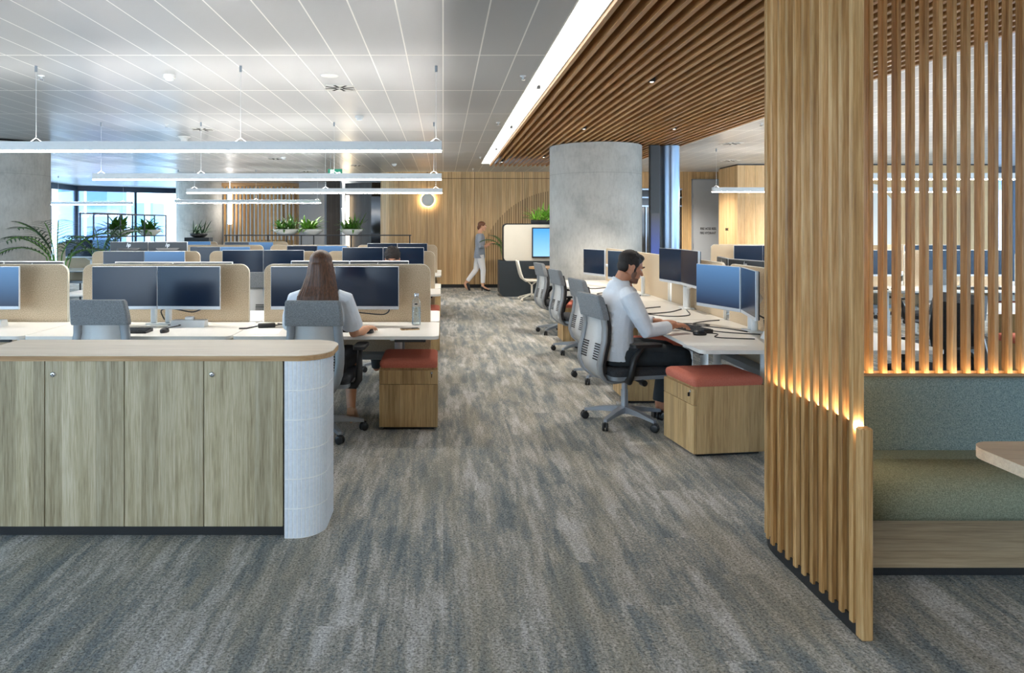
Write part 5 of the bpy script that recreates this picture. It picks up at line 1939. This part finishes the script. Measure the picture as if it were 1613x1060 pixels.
for s in (1, -1):
    kx = 0.16 if s > 0 else -0.10
    b.tube([(s * 0.09, 0.0, 0.55), (kx, 0.22, 0.545), (kx, 0.42, 0.515)], [0.085, 0.075, 0.056], 14, round_ends=True)
    ft = (0.175, 0.33, 0.115) if s > 0 else (-0.08, 0.40, 0.105)
    b.tube([(kx, 0.42, 0.50), (kx + 0.005, 0.41, 0.36), ft], [0.056, 0.054, 0.034], 14, round_ends=True)
    b.tube([ft, (ft[0] + 0.005, ft[1] + 0.07, 0.07), (ft[0] + 0.01, ft[1] + 0.15, 0.03)], [0.034, 0.034, 0.026], 12, round_ends=True)
fused('body', b, 'skin', wo, 0.0052, 5)
eyes(wo, HC, HF, 0.97)
h = MB()
h.ell(HC + HF @ Vector((0, -0.018, 0.045)), (0.084, 0.098, 0.083), 24, 14, HF)
rg = []
for z, rx, ry, y in ((1.33, 0.06, 0.06, -0.05), (1.28, 0.090, 0.085, -0.055), (1.20, 0.106, 0.078, -0.07), (1.12, 0.128, 0.062, -0.095), (1.05, 0.150, 0.048, -0.130), (0.995, 0.155, 0.038, -0.148), (0.955, 0.135, 0.026, -0.156)):
    n = 56
    rr = []
    for k in range(n):
        a = 2 * PI * k / n
        q = 1 + 0.035 * math.sin(k * 2.9 + z * 9) + 0.025 * math.sin(k * 5.3)
        rr.append((rx * q * math.cos(a) + 0.006 * math.sin(z * 17), y + ry * q * math.sin(a), z + (0.018 * math.sin(k * 3.7) if z < 1.0 else 0)))
    rg.append(rr)
h.loft(rg)
hair = fused('hair', h, 'hair_brown', wo, 0.005, 3)
sh = MB()
sh.loft([ring_xyz((0, -0.03, 0.50), 0.178, 0.135), ring_xyz((0, -0.055, 0.6), 0.170, 0.125), ring_xyz((0, -0.075, 0.74), 0.158, 0.112), ring_xyz((0, -0.08, 0.88), 0.172, 0.118), ring_xyz((0, -0.072, 0.99), 0.188, 0.108), ring_xyz((0, -0.062, 1.06), 0.125, 0.082), ring_xyz((0, -0.058, 1.095), 0.075, 0.066)])
for s in (1, -1):
    a = ARM_W[s]
    e = tuple(Vector(a[1]).lerp(Vector(a[2]), 0.55))
    sh.tube([(s * 0.12, -0.068, 1.035), a[0], a[1], e], [0.062, 0.070, 0.074, 0.080], 16)
fused('top', sh, 'shirt', wo, 0.006, 4)
sk = MB()
sk.loft([ring_xyz((0, -0.03, 0.475), 0.185, 0.14, e=2.6), ring_xyz((0, -0.03, 0.53), 0.186, 0.145), ring_xyz((0, -0.045, 0.60), 0.176, 0.13)])
for s in (1, -1):
    kx = 0.16 if s > 0 else -0.10
    sk.tube([(s * 0.09, 0.0, 0.553), (kx, 0.22, 0.548), (kx, 0.34, 0.535)], [0.098, 0.09, 0.084], 14)
fused('skirt', sk, 'black_skirt', wo, 0.007, 4)
for s in (1, -1):
    m = MB()
    shoe(m, (0.175, 0.29, 0.0) if s > 0 else (-0.08, 0.36, 0.0), (0.06, 1, 0), 0.235, 0.075, 0.036)
    obj('shoe', m, 'beige_shoe', wo)

# ---- seated man in profile (local +Y is the way he faces)
mn = thing('person', 'seated person with dark hair, white shirt, typing at right desk', 'person', (1.43, 5.58, 0), R(-83))
HF = frame((-0.05, 1, -0.36), (0, 0.36, 1))
HC = Vector((0.0, 0.055, 1.235))
b = MB()
head_shapes(b, HC, HF, 1.02)
TOR = [((0, -0.06, 0.50), 0.165, 0.13), ((0, -0.07, 0.60), 0.162, 0.122), ((0, -0.075, 0.74), 0.165, 0.118), ((0, -0.06, 0.88), 0.182, 0.122), ((0, -0.035, 0.99), 0.190, 0.112), ((0, -0.012, 1.06), 0.135, 0.085), ((0, 0.0, 1.10), 0.075, 0.062)]
b.loft([ring_xyz(*q) for q in TOR])
ARM_M = {1: [(0.195, -0.03, 1.015), (0.245, 0.03, 0.87), (0.25, 0.085, 0.765), (0.215, 0.22, 0.775), (0.165, 0.335, 0.79)],
         -1: [(-0.195, -0.03, 1.015), (-0.25, 0.05, 0.88), (-0.25, 0.14, 0.775), (-0.15, 0.26, 0.775), (-0.08, 0.335, 0.785)]}
for s in (1, -1):
    b.tube(ARM_M[s], [0.056, 0.050, 0.044, 0.037, 0.028], 14, round_ends=True)
hand_shapes(b, (0.160, 0.345, 0.79), frame((-0.38, 1, -0.06), (0, 0.06, 1)), 0.42, 1.02, 1)
hand_shapes(b, (-0.075, 0.345, 0.787), frame((0.38, 1, -0.02), (0, 0.02, 1)), 0.5, 1.02, -1)
LEGS = {}
for s in (1, -1):
    LEGS[s] = [(s * 0.09, -0.02, 0.555), (s * 0.125, 0.20, 0.56), (s * 0.14, 0.41, 0.545)], [(s * 0.14, 0.42, 0.53), (s * 0.14, 0.40, 0.33), (s * 0.14, 0.36, 0.11)]
    b.tube(LEGS[s][0], [0.09, 0.082, 0.062], 14, round_ends=True)
    b.tube(LEGS[s][1], [0.06, 0.055, 0.038], 14, round_ends=True)
    b.tube([(s * 0.14, 0.36, 0.09), (s * 0.145, 0.44, 0.055), (s * 0.15, 0.52, 0.035)], [0.036, 0.034, 0.026], 12, round_ends=True)
fused('body', b, 'skin_m', mn, 0.0052, 5)
eyes(mn, HC, HF, 1.02)
h = MB()
def HP(x_, y_, z_):
    return HC + HF @ Vector((x_, y_, z_))
h.ell(HP(0, -0.020, 0.052), (0.081, 0.098, 0.082), 24, 14, HF)
h.ell(HP(0, -0.058, -0.002), (0.066, 0.048, 0.062), 20, 12, HF)
h.ell(HP(0, 0.034, 0.093), (0.060, 0.052, 0.030), 18, 10, HF)
for s in (1, -1):
    h.ell(HP(s * 0.068, -0.006, 0.036), (0.014, 0.042, 0.044), 16, 10, HF)
    h.ell(HP(s * 0.070, 0.014, -0.006), (0.008, 0.010, 0.034), 12, 8, HF)
rh_ = random.Random(4)
for i in range(60):
    a, e_ = rh_.uniform(0, 2 * PI), rh_.uniform(0.15, 1.4)
    d = Vector((math.cos(a) * math.cos(e_) * 0.078, math.sin(a) * math.cos(e_) * 0.094 - 0.02, math.sin(e_) * 0.080 + 0.052))
    h.tube([HP(*(d * 0.95)), HP(*(d * 1.04 + Vector((0, 0.006, 0.0))))], [0.008, 0.004], 6)
fused('hair', h, 'hair_dark', mn, 0.0042, 2)
bd = MB()
bd.ell(HP(0, 0.046, -0.082), (0.0485, 0.0505, 0.038), 20, 12, HF)
bd.ell(HP(0, 0.080, -0.098), (0.0215, 0.0195, 0.017), 14, 10, HF)
for s in (1, -1):
    bd.ell(HP(s * 0.056, 0.024, -0.048), (0.012, 0.022, 0.040), 14, 10, HF)
bd.ell(HP(0, 0.094, -0.0435), (0.026, 0.008, 0.005), 14, 8, HF)
fused('beard', bd, 'stubble', mn, 0.004, 2)
sh = MB()
sh.loft([ring_xyz((0, -0.06, 0.515), 0.180, 0.150), ring_xyz((0, -0.075, 0.60), 0.182, 0.142)] + [ring_xyz(c_, rx + 0.018, ry + 0.018) for c_, rx, ry in TOR[2:5]] + [ring_xyz((0, -0.022, 1.06), 0.15, 0.115), ring_xyz((0, -0.04, 1.10), 0.092, 0.090), ring_xyz((0, -0.036, 1.132), 0.074, 0.074)])
for s in (1, -1):
    a = ARM_M[s]
    e = tuple(Vector(a[3]).lerp(Vector(a[4]), 0.55))
    sh.tube([(s * 0.13, -0.02, 1.03), a[0], a[1], a[2], a[3], e], [0.068, 0.074, 0.068, 0.062, 0.053, 0.046], 16, round_ends=False)
# folds at the waist and the elbow
for i in range(7):
    z_ = 0.56 + 0.05 * i
    sh.tube([(0.175, -0.02 - 0.01 * i, z_), (0.15, -0.15, z_ + 0.035), (0.03, -0.195, z_ + 0.05)], [0.006, 0.012, 0.005], 6)
sh.tube([tuple(HP(0.0, -0.105, -0.125)), tuple(HP(0.052, -0.06, -0.14)), tuple(HP(0.058, 0.0, -0.155)), tuple(HP(0.02, 0.055, -0.18))], 0.014, 8)
sh.tube([tuple(HP(0.0, -0.105, -0.125)), tuple(HP(-0.052, -0.06, -0.14)), tuple(HP(-0.058, 0.0, -0.155)), tuple(HP(-0.02, 0.055, -0.18))], 0.014, 8)
fused('shirt', sh, 'shirt', mn, 0.0055, 3)
tr = MB()
tr.loft([ring_xyz((0, -0.06, 0.48), 0.178, 0.145), ring_xyz((0, -0.06, 0.56), 0.18, 0.148)])
for s in (1, -1):
    tr.tube(LEGS[s][0], [0.105, 0.095, 0.078], 16, round_ends=True)
    tr.tube(LEGS[s][1][:2] + [(s * 0.14, 0.365, 0.13)], [0.076, 0.07, 0.062], 16)
fused('trousers', tr, 'trousers', mn, 0.007, 4)
for s in (1, -1):
    m = MB()
    shoe(m, (s * 0.14, 0.30, 0), (0.05 * s, 1, 0), 0.285, 0.0, 0.05)
    obj('shoe', m, 'black', mn)

# ---- person behind the front monitors, only the crown of the head shows
pb = thing('person', 'seated person whose dark hair crown shows above front left monitors', 'person', (-0.545, 7.60, 0), PI)
HF = frame((0, 1, -0.35), (0, 0.35, 1))
HC = Vector((0, 0.02, 1.205))
b = MB()
head_shapes(b, HC, HF, 1.0)
b.loft([ring_xyz(*q) for q in TOR])
for s in (1, -1):
    b.tube(ARM_M[s], [0.054, 0.048, 0.042, 0.035, 0.027], 14, round_ends=True)
    b.tube(LEGS[s][0], [0.09, 0.082, 0.062], 14, round_ends=True)
    b.tube(LEGS[s][1], [0.06, 0.055, 0.038], 14, round_ends=True)
    hand_shapes(b, ARM_M[s][4], frame((-0.3 * s, 1, -0.05), (0, 0.05, 1)), 0.4, 1.0, s)
fused('body', b, 'skin_m', pb, 0.006, 5)
eyes(pb, HC, HF)
h = MB()
h.ell(HP(0, 0, 0), (0.01, 0.01, 0.01)) if False else None
h.ell(HC + HF @ Vector((0, -0.018, 0.048)), (0.086, 0.104, 0.086), 24, 14, HF)
h.ell(HC + HF @ Vector((0, -0.06, -0.01)), (0.072, 0.055, 0.07), 20, 12, HF)
for i in range(60):
    a, e_ = rh_.uniform(0, 2 * PI), rh_.uniform(0.1, 1.4)
    d = Vector((math.cos(a) * math.cos(e_) * 0.083, math.sin(a) * math.cos(e_) * 0.1 - 0.018, math.sin(e_) * 0.084 + 0.048))
    h.tube([HC + HF @ (d * 0.95), HC + HF @ (d * 1.09)], [0.011, 0.006], 6)
fused('hair', h, 'hair_dark', pb, 0.005, 2)
sh = MB()
sh.loft([ring_xyz(c_, rx + 0.016, ry + 0.016) for c_, rx, ry in TOR[:6]])
for s in (1, -1):
    sh.tube([(s * 0.13, -0.02, 1.03)] + ARM_M[s][:4], [0.066, 0.07, 0.064, 0.058, 0.05], 14)
fused('top', sh, 'blazer', pb, 0.008, 3)
tr = MB()
for s in (1, -1):
    tr.tube(LEGS[s][0], [0.105, 0.095, 0.078], 14, round_ends=True)
    tr.tube(LEGS[s][1], [0.076, 0.07, 0.05], 14)
fused('trousers', tr, 'trousers', pb, 0.008, 3)
chair((-0.545, 7.63, 0), PI, 'grey task chair behind the front left monitors under a person', CHR)

# ---- walking woman in front of the oak wall (faces +X; local +Y is forward)
wk = thing('person', 'walking person in grey blazer and white trousers by the oak wall', 'person', (0.90, 17.2, 0), R(-90))
HF = frame((0, 1, -0.10), (0, 0.10, 1))
HC = Vector((0, 0.055, 1.575))
b = MB()
head_shapes(b, HC, HF, 0.95)
T2 = [((0, -0.01, 0.86), 0.16, 0.115), ((0, -0.005, 0.96), 0.155, 0.11), ((0, 0.0, 1.08), 0.125, 0.092), ((0, 0.005, 1.22), 0.148, 0.105), ((0, 0.0, 1.33), 0.165, 0.09), ((0, 0.0, 1.395), 0.09, 0.06)]
b.loft([ring_xyz(*q) for q in T2])
AW = {1: [(0.17, 0.0, 1.345), (0.205, -0.03, 1.20), (0.20, 0.0, 1.08), (0.17, 0.14, 1.09), (0.14, 0.25, 1.15)],
      -1: [(-0.17, 0.0, 1.345), (-0.21, 0.0, 1.20), (-0.2, 0.04, 1.08), (-0.13, 0.17, 1.12), (-0.08, 0.25, 1.16)]}
for s in (1, -1):
    b.tube(AW[s], [0.046, 0.042, 0.038, 0.032, 0.024], 12, round_ends=True)
    hand_shapes(b, AW[s][4], frame((-0.15 * s, 1, 0.25), (0, -0.25, 1)), 0.3, 0.95, s)
LG = {1: [(0.085, 0.0, 0.88), (0.09, 0.07, 0.50), (0.09, 0.06, 0.11)], -1: [(-0.085, -0.02, 0.88), (-0.09, -0.10, 0.50), (-0.09, -0.36, 0.16)]}
for s in (1, -1):
    b.tube(LG[s], [0.083, 0.056, 0.033], 14, round_ends=True)
b.tube([(0.09, 0.06, 0.10), (0.09, 0.13, 0.065), (0.09, 0.21, 0.03)], [0.034, 0.033, 0.024], 12, round_ends=True)
b.tube([(-0.09, -0.36, 0.16), (-0.09, -0.34, 0.09), (-0.09, -0.285, 0.035)], [0.034, 0.033, 0.024], 12, round_ends=True)
fused('body', b, 'skin', wk, 0.0055, 5)
eyes(wk, HC, HF, 0.95)
h = MB()
h.ell(HC + HF @ Vector((0, -0.020, 0.042)), (0.080, 0.096, 0.080), 24, 14, HF)
h.ell(HC + HF @ Vector((0, -0.078, -0.035)), (0.055, 0.045, 0.062), 18, 12, HF)
fused('hair', h, 'hair_auburn', wk, 0.005, 3)
sh = MB()
sh.loft([ring_xyz((0, -0.01, 0.80), 0.185, 0.142), ring_xyz((0, -0.008, 0.9), 0.178, 0.135)] + [ring_xyz(c_, rx + 0.02, ry + 0.02) for c_, rx, ry in T2[2:]])
for s in (1, -1):
    e = tuple(Vector(AW[s][2]).lerp(Vector(AW[s][3]), 0.6))
    sh.tube([(s * 0.11, 0, 1.355)] + AW[s][:3] + [e], [0.056, 0.06, 0.056, 0.054, 0.046], 14)
fused('blazer', sh, 'blazer', wk, 0.007, 4)
tr = MB()
tr.loft([ring_xyz((0, -0.01, 0.80), 0.165, 0.122), ring_xyz((0, -0.01, 0.94), 0.166, 0.12)])
for s in (1, -1):
    e = tuple(Vector(LG[s][1]).lerp(Vector(LG[s][2]), 0.78))
    tr.tube([LG[s][0], tuple(Vector(LG[s][0]).lerp(Vector(LG[s][1]), 0.5)), LG[s][1], e], [0.098, 0.085, 0.066, 0.05], 16)
fused('trousers', tr, 'white_trousers', wk, 0.007, 4)
m = MB()
shoe(m, (0.09, 0.015, 0), (0, 1, 0), 0.235, 0.07, 0.036)
obj('shoe', m, 'black', wk)
m = MB()
m.M = Matrix.Translation((-0.09, -0.275, 0.0)) @ Matrix.Rotation(R(-48), 4, 'X') @ Matrix.Translation((0, -0.16, 0.0))
shoe(m, (0, 0, 0), (0, 1, 0), 0.235, 0.06, 0.036)
obj('shoe', m, 'black', wk)

for k_, v_ in LABELS.items():
    if len(v_) > 1:
        print('SHARED LABEL:', k_, v_)
    if k_ and not 4 <= len(k_.split()) <= 16 and v_:
        print('LABEL LENGTH:', len(k_.split()), k_)
